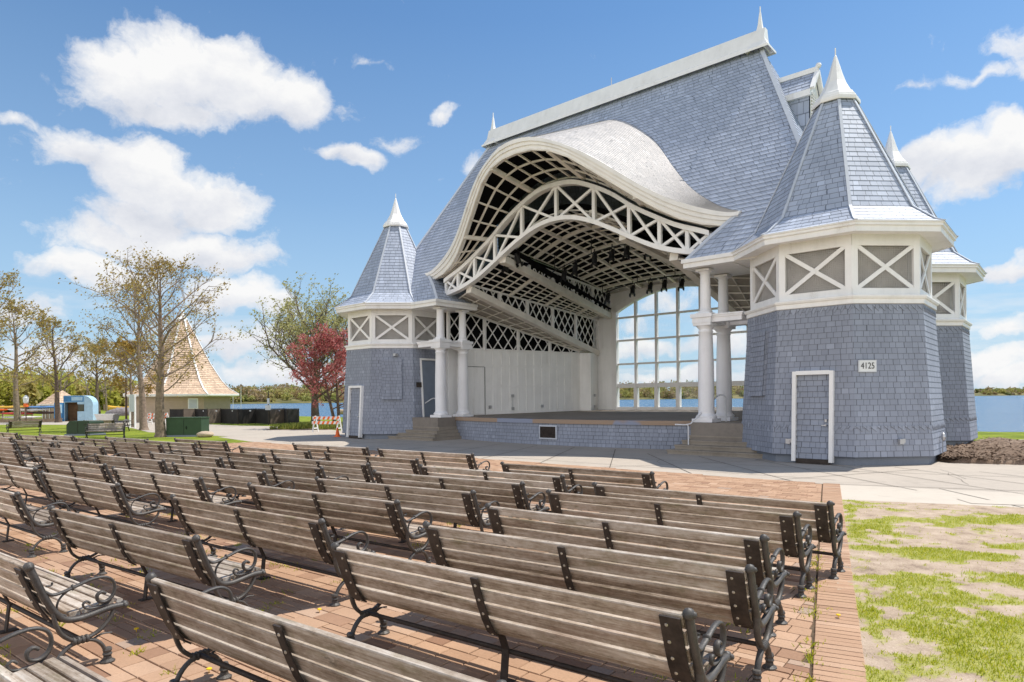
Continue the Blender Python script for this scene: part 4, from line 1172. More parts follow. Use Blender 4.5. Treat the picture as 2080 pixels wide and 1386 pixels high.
cxs = (q00[0]*(1-su_)+q10[0]*su_)*(1-sv_)+(q01[0]*(1-su_)+q11[0]*su_)*sv_; cys = (q00[1]*(1-su_)+q10[1]*su_)*(1-sv_)+(q01[1]*(1-su_)+q11[1]*su_)*sv_
czs = .04+.16*fbm(cxs*1.3, cys*1.3, 71)+.06*fbm(cxs*5, cys*5, 72)
a = RNG.random(nch)*2*PI; ln = RNG.uniform(.03, .09, nch); wd = RNG.uniform(.01, .03, nch); tl = RNG.uniform(-.5, .5, nch)
ex, ey = np.cos(a)*ln, np.sin(a)*ln; fx, fy = -np.sin(a)*wd, np.cos(a)*wd
Vc = np.stack([np.stack([cxs-ex-fx, cys-ey-fy, czs-tl*ln], -1), np.stack([cxs+ex-fx, cys+ey-fy, czs+tl*ln], -1), np.stack([cxs+ex+fx, cys+ey+fy, czs+tl*ln+.01], -1), np.stack([cxs-ex+fx, cys-ey+fy, czs-tl*ln+.01], -1)], 1).reshape(-1, 3)
tag(raw('mulch_chips', Vc, np.arange(nch*4).reshape(-1, 4), 'mulch'), kind='stuff')
poly('shore_path', uvp([(14.2, 13.0), (16.2, 12.2), (40, 8), (40, 10), (16.5, 14)]), .006, 'pale_slab')
# paths on the left
poly('left_path', [(-4.3-2, 36.5), (-11, 35.0), (-16.3, 38.3), (-25, 45), (-36, 60), (-60, 66), (-90, 66), (-90, 74), (-60, 73), (-44, 74), (-33, 64.5), (-24, 56), (-17, 52), (-12, 45), (-9, 42)], .008, 'path_asphalt')

# ================================================================== BENCHES
def bench_mesh(L, name, label, group, cat='bench'):
    """local x along the bench, y towards the stage (sitter faces +y), z up"""
    root = empty(name, (0, 0, 0), 0, label, cat, group)
    h = L/2
    # back slats follow a gentle curve
    prof = [(-.115, .885), (-.075, .775), (-.032, .665), (.014, .555), (.075, .458), (.15, .425)]
    mb = MB()
    def slat(p, q, th, x0=-h+.03, x1=h-.03, gap=.009):
        p, q = Vector((0, *p)), Vector((0, *q)); d = (q-p).normalized(); p += d*gap/2; q -= d*gap/2
        n = Vector((0, -d.z, d.y)); nn = 6
        bv = .006
        sec = [p+d*bv, q-d*bv, q+n*bv, q+n*(th-bv), q-d*bv+n*th, p+d*bv+n*th, p+n*(th-bv), p+n*bv]
        rows = [[(lerp(x0, x1, i/nn), s_.y, s_.z) for s_ in sec] for i in range(nn+1)]
        mb.grid(rows, 0, True); mb.face(rows[0][::-1]); mb.face(rows[-1])
    for a, b in zip(prof[:5], prof[1:5]+[prof[5]]):
        if a == prof[4]: continue
        slat(b, a, .038, gap=.022)
    slat((.118, .408), (.072, .47), .038, gap=.018)
    mb.build('backrest', 'wood', root)
    mb = MB()
    sp = [(.135, .418), (.225, .420), (.312, .432), (.395, .445), (.47, .452), (.525, .430)]
    for a, b in zip(sp, sp[1:]): slat(a, b, .034, gap=.013)
    mb.build('seat', 'wood', root)
    fr = [(-.125, .865), (-.085, .76), (-.043, .65), (.0, .555), (.045, .475), (.11, .415), (.20, .40), (.31, .412), (.42, .428), (.52, .425)]
    def end_frame(x, out):
        mb = MB(); P = lambda y, z, dx=0: (x+dx, y, z)
        def curve(pts, r, sq=(1.0, .62), n=8, dx=0, cap=True):
            tab = [np.array(p) for p in pts]; T = [2*tab[0]-tab[1]]+tab+[2*tab[-1]-tab[-2]]; out_ = []
            for i in range(1, len(T)-2):
                p0, p1, p2, p3 = T[i-1:i+3]
                for t in (0, .33, .67): out_.append(.5*(2*p1+(p2-p0)*t+(2*p0-5*p1+4*p2-p3)*t*t+(3*p1-p0-3*p2+p3)*t**3))
            out_.append(T[-2])
            mb.tube([P(a[0], a[1], dx) for a in out_], r, n, 0, cap, sq, (1, 0, 0))
        curve(fr, .029, (1.0, .85)); curve([(y+.020, z-.010) for y, z in fr], .012, (1.9, .9), 6); curve([(y-.020, z+.010) for y, z in fr], .012, (1.9, .9), 6)
        mb.sphere(P(-.128, .868), .037, 10, sq=(1.0, 1, 1)); mb.sphere(P(-.128, .868, out*.03), .02, 8); mb.sphere(P(.525, .425), .034, 10); mb.sphere(P(.525, .425, out*.028), .02, 8)
        curve([(.02, .53), (.035, .42), (.075, .315), (.15, .245), (.21, .235)], .026); curve([(.45, .42), (.42, .35), (.35, .275), (.27, .24), (.21, .235)], .024)
        for dy in (-.05, -.02, .01, .04): mb.sphere(P(.21+dy, .232), .036, 8, sq=(1.1, .55, .95))
        curve([(.20, .235), (.12, .205), (.06, .14), (.028, .06), (.02, .0)], [.024], n=8) if False else None
        curve([(.21, .225), (.13, .205), (.065, .145), (.03, .065), (.022, .01)], .024); curve([(.21, .225), (.30, .205), (.36, .145), (.39, .065), (.398, .01)], .024)
        curve([(.30, .215), (.36, .235), (.43, .225)], .012)
        for y in (.024, .396):
            mb.lathe([(.03, .085), (.036, .10), (.03, .115)], 8, P(y, 0)); mb.lathe([(.03, .055), (.037, .065), (.03, .08)], 8, P(y, 0)); mb.lathe([(.055, .0), (.055, .012), (.032, .028), (.028, .05)], 10, P(y, 0))
        return mb.build('end_frame', 'iron', root, True)
    def arm(x, out):
        mb = MB(); P = lambda y, z: (x, y, z)
        def curve(pts, r, sq=(1.0, .6), n=8):
            tab = [np.array(p) for p in pts]; T = [2*tab[0]-tab[1]]+tab+[2*tab[-1]-tab[-2]]; o_ = []
            for i in range(1, len(T)-2):
                p0, p1, p2, p3 = T[i-1:i+3]
                for t in (0, .33, .67): o_.append(.5*(2*p1+(p2-p0)*t+(2*p0-5*p1+4*p2-p3)*t*t+(3*p1-p0-3*p2+p3)*t**3))
            o_.append(T[-2]); mb.tube([P(*a) for a in o_], r, n, 0, True, sq, (1, 0, 0))
        curve([(-.03, .66), (.02, .625), (.09, .63), (.18, .655), (.28, .682), (.37, .683), (.435, .645), (.455, .58), (.435, .515), (.385, .485), (.335, .50), (.325, .545), (.355, .568), (.385, .55)], .021)
        curve([(.15, .648), (.08, .60), (.05, .54), (.06, .48), (.11, .445)], .012)
        curve([(.44, .52), (.40, .468), (.31, .455), (.245, .465), (.225, .50), (.25, .52), (.275, .50)], .014)
        curve([(-.02, .70), (.015, .70), (.02, .72)], .012)
        mb.sphere(P(.155, .65), .024, 8, sq=(1.2, .5, 1.1))
        return mb.build('armrest', 'iron', root, True)
    for x, o_ in ((-h, -1), (h, 1)): end_frame(x, o_); arm(x, o_)
    # dark plates and bolts on the back
    def strap(x, w, nm, lastz=.42):
        mb = MB(); pts = [(-.125, .862), (-.085, .755), (-.043, .645), (.003, .54), (.062, .44), (.11, .405)]
        for a, b in zip(pts, pts[1:]): mb.bar((x, a[0]-.006, a[1]), (x, b[0]-.006, b[1]), .010, w, (1, 0, 0)) if False else mb.bar((x, a[0]-.044, a[1]-.014), (x, b[0]-.044, b[1]-.014), w, .012, (0, -1, .4))
        for a, b in zip(pts, pts[1:]):
            y, z = (a[0]+b[0])/2-.051, (a[1]+b[1])/2-.014
            mb.sphere((x+(w > .08)*.025*(1 if x < 0 else -1), y, z), .0125, 6, 1, sq=(1, .6, 1))
        mb.build(nm, ['plate', 'bolt'], root)
    strap(-h+.095, .125, 'back_plate'); strap(h-.095, .125, 'back_plate')
    if L > 2.2:
        strap(0, .065, 'back_strap')
        mb = MB(); mb.bar((0, .12, .41), (0, .19, .25), .06, .014, (0, 1, 0)); mb.bar((0, .19, .26), (0, .16, .0), .06, .014, (0, 1, 0)); mb.bar((0, .12, .40), (0, .49, .42), .05, .014, (0, 0, 1)); mb.box((0, .18, .008), (.08, .14, .014)); mb.build('middle_leg', 'plate', root)
    mb = MB(); mb.tube([(-h, .21, .232), (h, .21, .232)], .019, 8); mb.build('stretcher', 'plate', root, True)
    return root
# measured places: (L-end u, v, R-end u, v) of the top back edge in the building's frame
A_ = 'in the column along the bare lawn'; B_ = 'in the second column from the bare lawn'; C_ = 'in the third column from the bare lawn'
D_ = 'in the column just right of the middle aisle'; E_ = 'in the column just left of the middle aisle'; F_ = 'in the second column left of the middle aisle'; G_ = 'in the third column left of the middle aisle'; H_ = 'in the outermost left column'
ROWS = {A_: [(12.90, -16.54, 15.85, -16.34), (12.82, -17.50, 15.80, -17.27), (12.95, -18.80, 15.96, -18.58), (13.25, -19.98, 16.25, -19.64), (13.34, -21.06, 16.35, -20.79), (13.17, -22.41, 16.17, -22.15), (13.15, -23.55, 16.15, -23.30)],
 B_: [(9.87, -15.10, 12.85, -14.90), (9.0, -16.32, 11.97, -16.09), (9.04, -17.39, 12.03, -17.10), (9.1, -18.53, 12.08, -18.14), (8.94, -19.53, 11.93, -19.26), (9.31, -20.73, 12.3, -20.51), (9.13, -21.98, 12.12, -21.65), (9.16, -23.12, 12.15, -22.87)],
 C_: [(5.05, -14.25, 8.04, -14.03), (5.0, -15.7, 7.99, -15.56), (4.97, -16.9, 7.96, -16.73), (4.88, -17.86, 7.87, -17.65), (4.68, -18.88, 7.67, -18.62), (4.67, -19.92, 7.66, -19.66), (4.45, -20.95, 7.44, -20.75), (4.37, -22.13, 7.36, -21.92)],
 D_: [(1.5, -14.44, 4.49, -14.17), (1.3, -15.87, 4.29, -15.68), (1.31, -16.98, 4.30, -16.82), (1.36, -18.08, 4.35, -17.80), (.93, -19.1, 3.92, -18.77), (.88, -20.13, 3.87, -19.81), (.68, -21.1, 3.67, -20.87)],
 E_: [(-4.07, -15.35, -1.08, -15.1), (-4.05, -16.25, -1.06, -16.0), (-4.35, -17.1, -1.36, -16.8), (-4.65, -18.4, -1.66, -18.15), (-4.35, -19.2, -1.36, -18.9), (-5.25, -20.15, -2.26, -19.88)],
 F_: [(-7.4, -16.3, -4.41, -16.05), (-7.8, -17.1, -4.81, -16.85), (-7.55, -18.1, -4.56, -17.8), (-8.1, -18.7, -5.11, -18.42), (-8.85, -19.45, -5.86, -19.17)],
 G_: [(-12.1, -17.1, -9.11, -16.8), (-12.15, -17.7, -9.16, -17.35), (-12.9, -18.7, -9.91, -18.42)],
 H_: [(-16.7, -17.75, -13.71, -17.47)]}
proto = bench_mesh(3.0, 'slatted_bench', 'weathered', 'rows of benches facing the stage')
index_kids()
ords = ['first', 'second', 'third', 'fourth', 'fifth', 'sixth', 'seventh', 'eighth']
first = True
for colname, rows in ROWS.items():
    for i, (u0, v0, u1, v1) in enumerate(rows):
        b = proto if first else copy_tree(proto)
        first = False
        ang = math.atan2(v1-v0, u1-u0)-PHI
        p = W((u0+u1)/2, (v0+v1)/2); off = .115
        b.location = (p[0]-math.sin(ang)*off, p[1]+math.cos(ang)*off, .027 if i or colname != H_ else .027)
        b.rotation_euler = (0, 0, ang)
        if len(rows) == 1: lab = f'weathered slatted bench standing alone {colname}'
        else: lab = f'weathered slatted bench, {ords[i]} from the stage {colname}'
        b['label'] = lab
pb = bench_mesh(1.85, 'park_bench', 'dark slatted park bench seen end-on on the lawn by a trunk', 'single park benches on the lawn')
index_kids()
pb.location = (-33.3, 44.8, .0); pb.rotation_euler = (0, 0, math.radians(52))
for (x, y, a, lab) in ((-23.3, 37.6, -158, 'sunlit grey park bench turned away from the stage beside the green cabinet'), (-28.2, 44.8, 12, 'dark park bench standing behind the sunlit grey bench')):
    c = copy_tree(pb); c.location = (x, y, 0); c.rotation_euler = (0, 0, math.radians(a)); c['label'] = lab

# ================================================================== TREES
def grow(name, label, base, H, S, r0, fork, seed, leafmat, barkmat='bark', nl=22, n2=6, n3=4, leaves=5, lsize=.10, up=.35, lean=(0, 0), env=None, group=None, multi=1, wig=.12, top=1.0):
    rg = random.Random(seed); root = empty(name, base, 0, label, 'tree', group)
    mb = MB(); LV = []; LT = []
    def leafat(p, k):
        for _ in range(k):
            q = p+Vector((rg.gauss(0, .12), rg.gauss(0, .12), rg.gauss(0, .10)))
            d = Vector((rg.gauss(0, 1), rg.gauss(0, 1), rg.gauss(0, 1))).normalized(); e = d.orthogonal().normalized(); s_ = lsize*rg.uniform(.6, 1.35)
            e2 = d.cross(e)*.55
            LV.extend([q-e*s_, q+e2*s_, q+e*s_, q-e2*s_]); LT.append(rg.random())
    def limb(p, d, L, r, n, lvl, upb):
        pts = [p.copy()]; rad = [r]; dd = d.copy()
        for i in range(n):
            dd = (dd+Vector((rg.gauss(0, wig), rg.gauss(0, wig), rg.gauss(0, wig)+upb/n))).normalized()
            pts.append(pts[-1]+dd*(L/n)); rad.append(r*(1-.82*(i+1)/n))
        mb.tube(pts, rad, (8, 6, 4, 3)[lvl], 0, lvl == 0)
        return pts, rad
    env = env or (lambda t: math.sin(PI*min(1, .22+t*.78))**.8)
    for mI in range(multi):
        p0 = Vector((rg.uniform(-.2, .2)*(multi > 1), rg.uniform(-.2, .2)*(multi > 1), -.05))
        d0 = Vector((lean[0]+rg.uniform(-.25, .25)*(multi > 1), lean[1]+rg.uniform(-.2, .2)*(multi > 1), 1)).normalized()
        n = 9; pts = [p0]; rad = [r0*1.55]; d = d0
        for i in range(n):
            d = (d+Vector((rg.gauss(0, .045), rg.gauss(0, .045), .05))).normalized()
            pts.append(pts[-1]+d*(H*.96/n)); f = (i+1)/n
            rad.append(r0*(1-f)**.85+.012)
        rad[1] = r0*1.0
        pts.insert(1, lerp(pts[0], pts[1], .25)); rad.insert(1, r0*1.12)
        mb.tube(pts, rad, 9)
        tot = H*.96
        for i in range(nl//multi):
            t = fork+(1-fork)*top*((i+.3)/(nl/multi))**.9*.97
            k = t*n; j = min(int(k)+1, len(pts)-2); p = pts[j].lerp(pts[j+1], k-int(k)) if k < n else pts[-1]
            az = i*2.39996+rg.uniform(-.4, .4)+mI*1.3
            rel = (t-fork)/(1-fork); L = S*env(rel)*rg.uniform(.75, 1.15)
            el = lerp(.28, 1.05, rel)+rg.uniform(-.12, .12)
            dv_ = Vector((math.cos(az)*math.cos(el), math.sin(az)*math.cos(el), math.sin(el)))
            r = max(.018, min(r0*.45, L*.017)*(1-rel*.4))
            bp, br = limb(p, dv_, L, r, 6, 1, up)
            for a in range(n2):
                s_ = .25+.75*(a+rg.random())/n2; kk = s_*6; jj = min(int(kk), 5); q = bp[jj].lerp(bp[jj+1], kk-jj)
                bd = (bp[jj+1]-bp[jj]).normalized(); sd = bd.cross(Vector((rg.gauss(0, 1), rg.gauss(0, 1), rg.gauss(0, 1)))).normalized()
                L2 = L*.42*(1.15-s_*.6)*rg.uniform(.7, 1.3)
                cp, cr = limb(q, (bd*.75+sd*.75).normalized(), L2, max(.009, r*.38), 4, 2, up*.6)
                for b in range(n3):
                    s2 = .25+.75*(b+rg.random())/n3; k2 = s2*4; j2 = min(int(k2), 3); q2 = cp[j2].lerp(cp[j2+1], k2-j2)
                    cd = (cp[j2+1]-cp[j2]).normalized(); s3 = cd.cross(Vector((rg.gauss(0, 1), rg.gauss(0, 1), rg.gauss(0, 1)))).normalized()
                    L3_ = max(.25, L2*.45*rg.uniform(.6, 1.2))
                    ep, er = limb(q2, (cd*.8+s3*.7).normalized(), L3_, .0075, 2, 3, up*.4)
                    leafat(ep[-1], leaves); leafat(ep[1], max(1, leaves//2))
                leafat(cp[-1], leaves)
    mb.build('trunk', barkmat, root, True)
    if LV: 
        V = np.array([tuple(v) for v in LV], dtype=np.float32)
        raw('crown', V, np.arange(len(V)).reshape(-1, 4), leafmat, root, LT)
    return root
G1 = 'young street trees on the lawn'
grow('oak_tree', 'largest budding oak with straight trunk before the green utility cabinet', (-20.8, 38.8, 0), 10.2, 4.6, .27, .26, 5, 'leaf_oak', nl=28, n2=8, n3=6, leaves=2, lsize=.07, group=G1)
grow('oak_tree', 'budding oak with leaning trunk just behind the largest oak', (-27.2, 48.4, 0), 10.9, 4.2, .25, .30, 8, 'leaf_oak', nl=24, n2=7, n3=5, leaves=2, lsize=.085, lean=(-.10, 0), group=G1)
grow('oak_tree', 'slender golden-leaved tree beside the white sign panel', (-31.4, 54.3, 0), 7.0, 3.0, .15, .34, 12, 'leaf_gold', nl=20, n2=6, n3=4, leaves=5, lsize=.11, lean=(-.08, 0), group=G1)
grow('oak_tree', 'budding tree with dark trunk between the tan shed and blue kiosk', (-47.8, 69.0, 0), 10.6, 4.7, .26, .3, 17, 'leaf_oak', 'bark2', nl=22, n2=6, n3=4, leaves=2, lsize=.12, group=G1)
grow('oak_tree', 'budding tree rising behind the park bench seen end-on', (-42.6, 56.5, 0), 10.6, 4.2, .26, .33, 23, 'leaf_oak', nl=22, n2=6, n3=4, leaves=2, lsize=.11, group=G1)
grow('oak_tree', 'dark thin tree standing behind the boats right of the blue kiosk', (-56.8, 90, 0), 9.8, 5.0, .28, .36, 29, 'leaf_oak', 'bark2', nl=20, n2=6, n3=4, leaves=3, lsize=.14, group=G1)
grow('oak_tree', 'budding tree cut off by the left picture edge', (-37.6, 45.0, 0), 11.8, 4.6, .26, .35, 31, 'leaf_oak', nl=20, n2=6, n3=4, leaves=4, lsize=.09, group=G1)
grow('crab_apple', 'small red-leaved crab apple with twisted twin stems beside the turret', (-13.2, 49.3, 0), 6.3, 3.7, .13, .22, 41, 'leaf_red', 'bark2', nl=26, n2=7, n3=5, leaves=8, lsize=.075, up=.25, multi=2, wig=.16)
grow('maple_tree', 'tall vase-shaped pale green tree behind the red crab apple', (-18.6, 62, 0), 12.0, 8.2, .36, .19, 47, 'leaf_pale', 'bark2', nl=40, n2=10, n3=6, leaves=3, lsize=.11, up=.95, top=.55, env=lambda t: .95-.45*t)

def crowns(name, T, nq, size, m, kind='stuff'):
    """many distant crowns as leaf clumps: T rows x, y, zbase, rx, rz, tint"""
    T = np.asarray(T); n = len(T); k = nq
    c = np.repeat(T, k, 0); N_ = n*k
    d = RNG.normal(size=(N_, 3)); d /= np.linalg.norm(d, axis=1)[:, None]
    rad = RNG.random(N_)**.35
    lump = .72+.45*np.abs(np.sin(d[:, 0]*3.1+c[:, 0])*np.cos(d[:, 2]*3.3+c[:, 1]*1.7))
    P = np.stack([c[:, 0]+d[:, 0]*c[:, 3]*rad*lump, c[:, 1]+d[:, 1]*c[:, 3]*rad*lump, c[:, 2]+c[:, 4]*(1+d[:, 2]*rad*lump)], -1)
    e = RNG.normal(size=(N_, 3)); e /= np.linalg.norm(e, axis=1)[:, None]
    f = np.cross(e, RNG.normal(size=(N_, 3))); f /= np.linalg.norm(f, axis=1)[:, None]
    s = (size*RNG.uniform(.5, 1.2, N_))[:, None]
    V = np.stack([P-e*s, P+f*s*.8, P+e*s, P-f*s*.8], 1).reshape(-1, 3)
    o = raw(name, V, np.arange(N_*4).reshape(-1, 4), m, tint=np.clip(c[:, 5]+RNG.normal(0, .07, N_), 0, 1))
    return tag(o, kind=kind)
F_PX = 1330.93
def far(px, Y, py=None):
    a = (px-1040)/F_PX; return a*Y
# far shore: land, then layered wood
prof_far = [(380, 560, 21), (480, 600, 24), (620, 640, 25), (760, 720, 26), (1000, 800, 27), (1250, 840, 30), (1420, 860, 29), (1520, 880, 27), (1750, 980, 22), (1960, 1060, 17), (2040, 1100, 17.5), (2200, 1150, 16), (2500, 1250, 16)]
mbf = MB()
fr_ = []; bk_ = []; bk2 = []
for px, Y, h in prof_far:
    fr_.append((far(px, Y-6), Y-6, -1.2)); bk_.append((far(px, Y+40), Y+40, h*.22)); bk2.append((far(px, Y+400), Y+400, h*.45))
mbf.grid([fr_, [(x, y+3, .4) for x, y, z in fr_], bk_, bk2], 0)
tag(mbf.build('far_shore', 'farland'), kind='structure')
T = []
for rowi in range(5):
    for k in range(240):
        px = rr.uniform(400, 2480); Y = float(np.interp(px, [p[0] for p in prof_far], [p[1] for p in prof_far])); h = float(np.interp(px, [p[0] for p in prof_far], [p[2] for p in prof_far]))
        yy = Y+rowi*26+rr.uniform(0, 20); tall = h*rr.uniform(.36, .56)*(1.1 if rowi else .9)
        zb = (-.2, .1, .16, .27, .36)[rowi]*h*.95 if rowi else -.4
        tn = rr.choice((.1, .3, .45, .5, .62, .85, .95, .75)) if rowi < 2 else rr.choice((.05, .2, .3, .7, .8, .9, .75))
        T.append((far(px, yy), yy, zb-tall*.12, tall*rr.uniform(.42, .72), tall*rr.uniform(.5, .62), tn))
crowns('far_shore_woods', T, 130, 1.25, 'wood_leaf')
# nearer wood behind the boats at the left
T = []
for k in range(190):
    px = rr.uniform(-420, 285); Y = rr.uniform(150, 235)-(px < 60)*20
    h = rr.uniform(6.5, 9.5)*(1.1 if px < 150 else .85)*(Y/190)
    T.append((far(px, Y), Y, -.3, h*rr.uniform(.34, .5), h*.62, rr.choice((.1, .25, .35, .5, .6, .75, .9))))
crowns('left_woods', T, 620, .55, 'wood_near')
mb = MB()
for k in range(110):
    px = rr.uniform(-300, 280); Y = rr.uniform(140, 200); x = far(px, Y); hh = rr.uniform(7, 11)
    mb.tube([(x, Y, -.2), (x+rr.uniform(-.5, .5), Y, hh*.5), (x+rr.uniform(-1.4, 1.4), Y, hh)], [.22, .15, .04], 5)
    for _ in range(4):
        z0 = hh*rr.uniform(.25, .7); a = rr.uniform(0, 2*PI); mb.tube([(x, Y, z0), (x+math.cos(a)*2, Y+math.sin(a)*2, z0+rr.uniform(.8, 2.6))], [.09, .02], 4)
tag(mb.build('left_woods_trunks', 'bark'), kind='stuff')

# ================================================================== THINGS ON THE LEFT
def R2(a): return Matrix.Rotation(a, 3, 'Z')
# tan refectory with a flared pyramid roof
hx, hy = -35.9, 71.5
o = empty('refectory', (hx, hy, 0), math.radians(-18), 'tan clapboard pavilion with tall flared shingle roof behind the dark fence', 'building')
mb = MB(); Rw = 5.0; cc = (0, 0)
mb.lathe([(Rw, 0), (Rw, 2.75)], 8, (0, 0, 0), PI/8, capt=False)
for k in range(14): mb.lathe([(Rw+.02, .1+k*.19), (Rw+.005, .27+k*.19)], 8, (0, 0, 0), PI/8, capt=False)
wl = mb.build('wall', 'tan', o)
pf = [(5.9, 2.85), (5.0, 3.35), (4.1, 4.3), (2.9, 6.2), (1.9, 8.2), (.5, 11.0)]
pts = [pf[0]]
for (r0, z0), (r1, z1) in zip(pf, pf[1:]):
    n = max(1, int(math.hypot(r1-r0, z1-z0)/.24)); pts += [(lerp(r0, r1, i/n), lerp(z0, z1, i/n)) for i in range(1, n+1)]
mb = MB(); rg8 = lambda r, z: [(r*math.cos(PI/8+2*PI*k/8), r*math.sin(PI/8+2*PI*k/8), z) for k in range(9)]
mb.courses([rg8(r, z) for r, z in pts], .03, .22, out=lambda p: (p[0], p[1], .8))
for k in range(8):
    for (r0, z0), (r1, z1) in zip(pf, pf[1:]):
        a, b = rg8(r0+.03, z0+.02)[k], rg8(r1+.03, z1+.02)[k]; mb.bar(a, b, .16, .05, (a[0], a[1], 2), 1)
rf = mb.build('roof', ['tanroof', 'white'], o)
mb = MB(); mb.lathe([(5.1, 2.6), (5.85, 2.6), (5.95, 2.7), (5.95, 2.86), (5.0, 2.86)], 8, (0, 0, 0), PI/8, capt=False); mb.build('eave', 'white', rf)
mb = MB(); mb.lathe([(.6, 10.9), (.6, 11.05), (.3, 11.4), (.05, 12.1)], 8, (0, 0, 0), PI/8); mb.build('finial', 'white', rf)
for k in (6,):
    th = -PI/8+0; a = PI/8+2*PI*(k+.5)/8
    ap = Rw*C8; n_ = Vector((math.cos(a), math.sin(a), 0)); t_ = Vector((-math.sin(a), math.cos(a), 0)); rot = Matrix((t_, n_, Vector((0, 0, 1)))).transposed()
    mb = MB(); mb.box(n_*(ap+.03)+t_*.9+Vector((0, 0, 1.85)), (.95, .06, 1.1), rot); w_ = mb.build('window', 'white', o)
    mb = MB(); mb.box(n_*(ap+.07)+t_*.9+Vector((0, 0, 1.85)), (.75, .03, .9), rot)
    for i in range(8): mb.box(n_*(ap+.09)+t_*.9+Vector((0, 0, 1.45+i*.11)), (.75, .02, .03), rot)
    mb.build('louver', 'flash', w_)
# zigzag fabric fence panels: each is a thing
FP = [(345, 61.5), (372, 60.6), (396, 61.6), (421, 59.6), (448, 60.8), (483, 58.2), (519, 59.4), (548, 57.6), (577, 58.8), (583, 56.8), (608, 57.6)]
fence = empty('fence', (far(345, 61.5), 61.5, 0), 0, 'zigzag temporary fence of dark fabric screens by the lake path', 'fence')
fx0, fy0 = far(345, 61.5), 61.5
for i, ((p0, y0), (p1, y1)) in enumerate(zip(FP, FP[1:])):
    a, b = Vector((far(p0, y0)-fx0, y0-fy0, 0)), Vector((far(p1, y1)-fx0, y1-fy0, 0)); d = b-a
    mb = MB(); mb.box((a+b)/2+Vector((0, 0, .68+.02)), (d.length-.06, .05, 1.30), R2(math.atan2(d.y, d.x)))
    pn = mb.build('fence_panel', 'fabric2' if i in (1, 3, 7) else 'fabric', fence)
    mb = MB(); mb.tube([a, a+Vector((0, 0, 1.42))], .03, 6); mb.tube([a+Vector((0, -.03, 1.38)), b+Vector((0, -.03, 1.38))], .02, 5); mb.build('fence_post', 'plate', fence)
    if i in (2, 3, 4, 5, 7):
        mb = MB(); mb.box((a*.3+b*.7)+Vector((0, -.06, 1.2)), (.16, .02, .1), R2(math.atan2(d.y, d.x))); mb.build('fence_tag', 'signw', fence)
# utility cabinets
def cabinet(name, x, y, a, sx, sy, sz, m, label, round_top):
    o = empty(name, (x, y, 0), a, label, 'utility cabinet')
    mb = MB()
    if round_top:
        pr = [(-sx/2, 0), (sx/2, 0), (sx/2, sz*.88), (sx/2-.06, sz), (-sx/2+.22, sz), (-sx/2, sz*.72)]
        for s_ in (-1, 1):
            q = [(p, s_*sy/2, z+.1) for p, z in pr]; mb.face(q if s_ < 0 else q[::-1])
        for i in range(len(pr)):
            (a0, z0), (a1, z1) = pr[i], pr[(i+1) % len(pr)]
            mb.face([(a0, sy/2, z0+.1), (a1, sy/2, z1+.1), (a1, -sy/2, z1+.1), (a0, -sy/2, z0+.1)])
    else:
        mb.box((0, 0, sz/2+.02), (sx, sy, sz)); mb.box((0, 0, sz+.04), (sx+.08, sy+.08, .06))
    mb.build('cabinet_body', m, o)
    mb = MB()
    if round_top:
        for x_ in (-.02,): mb.box((x_, -sy/2-.006, sz*.5+.1), (.012, .012, sz*.85))
        mb.box((sx*.3, -sy/2-.01, sz*.85), (.1, .012, .06)); mb.box((-.4, -sy/2-.01, sz*.9), (.12, .012, .03))
    else:
        mb.box((.0, -sy/2-.008, sz*.5), (.012, .012, sz*.9)); mb.box((.15, -sy/2-.03, sz*.5), (.03, .05, .16))
    mb.build('door_seam', 'blackgear' if not round_top else 'plate', o)
    mb = MB(); mb.box((0, 0, .05), (sx+.16, sy+.16, .1)); mb.build('base_pad', 'foundation', o)
cabinet('utility_cabinet', -27.3, 41.9, math.radians(-8), 1.62, 1.2, .82, 'greenbox2', 'dark green transformer cabinet with sloped corner on the lawn', True)
cabinet('utility_cabinet', -19.5, 39.4, math.radians(2), 2.05, 1.1, 1.08, 'greenbox', 'large plain green cabinet right of the largest oak trunk', False)
# boulder
mb = MB(); rows = []
for i in range(9):
    a = -PI/2+PI*i/8
    rows.append([(.48*math.cos(a)*math.cos(2*PI*k/14)*(1+.12*math.sin(k*2.3+i)), .34*math.cos(a)*math.sin(2*PI*k/14)*(1+.1*math.cos(k*1.7)), .16+.2*math.sin(a)) for k in range(14)])
mb.grid(rows, 0, True); o = mb.build('boulder', 'rock', None, True); o.location = (-17.9, 38.2, 0); tag(o, 'rounded pale boulder beside the large green cabinet', 'boulder')
# kiosk with rounded back, open door
o = empty('kiosk', (-48.35, 73.2, 0), math.radians(12), 'light blue street kiosk with curved roof corner and open door', 'kiosk')
w2, d2, hh = 1.65, 1.5, 2.85
mb = MB(); sec = [(-1.25, 0), (1.65, 0), (1.65, 1.7)]+[(.65+1.0*math.cos(a), 1.85+1.0*math.sin(a)) for a in np.linspace(0, PI/2, 7)]+[(-1.25, 2.85)]
mb.face([(x, d2/2, z) for x, z in sec][::-1])
for (a0, z0), (a1, z1) in zip(sec[1:], sec[2:]): mb.face([(a0, d2/2, z0), (a1, d2/2, z1), (a1, -d2/2, z1), (a0, -d2/2, z0)][::-1])
mb.face([(-1.25, d2/2, 0), (-1.25, -d2/2, 0), (-1.25, -d2/2, 2.85), (-1.25, d2/2, 2.85)][::-1])
mb.face([(x, -d2/2, z) for x, z in ([(.78, 0)]+sec[1:-1]+[(.78, 2.85)])])
mb.box((-.235, -d2/2, 2.48), (2.03, .06, .74)); mb.box((.45, -d2/2, .55), (.66, .06, 1.1)); mb.box((.45, -d2/2, 2.0), (.66, .05, .24)); mb.box((-1.19, -d2/2, 1.05), (.12, .06, 2.1))
kb = mb.build('kiosk_wall', 'blue2', o)
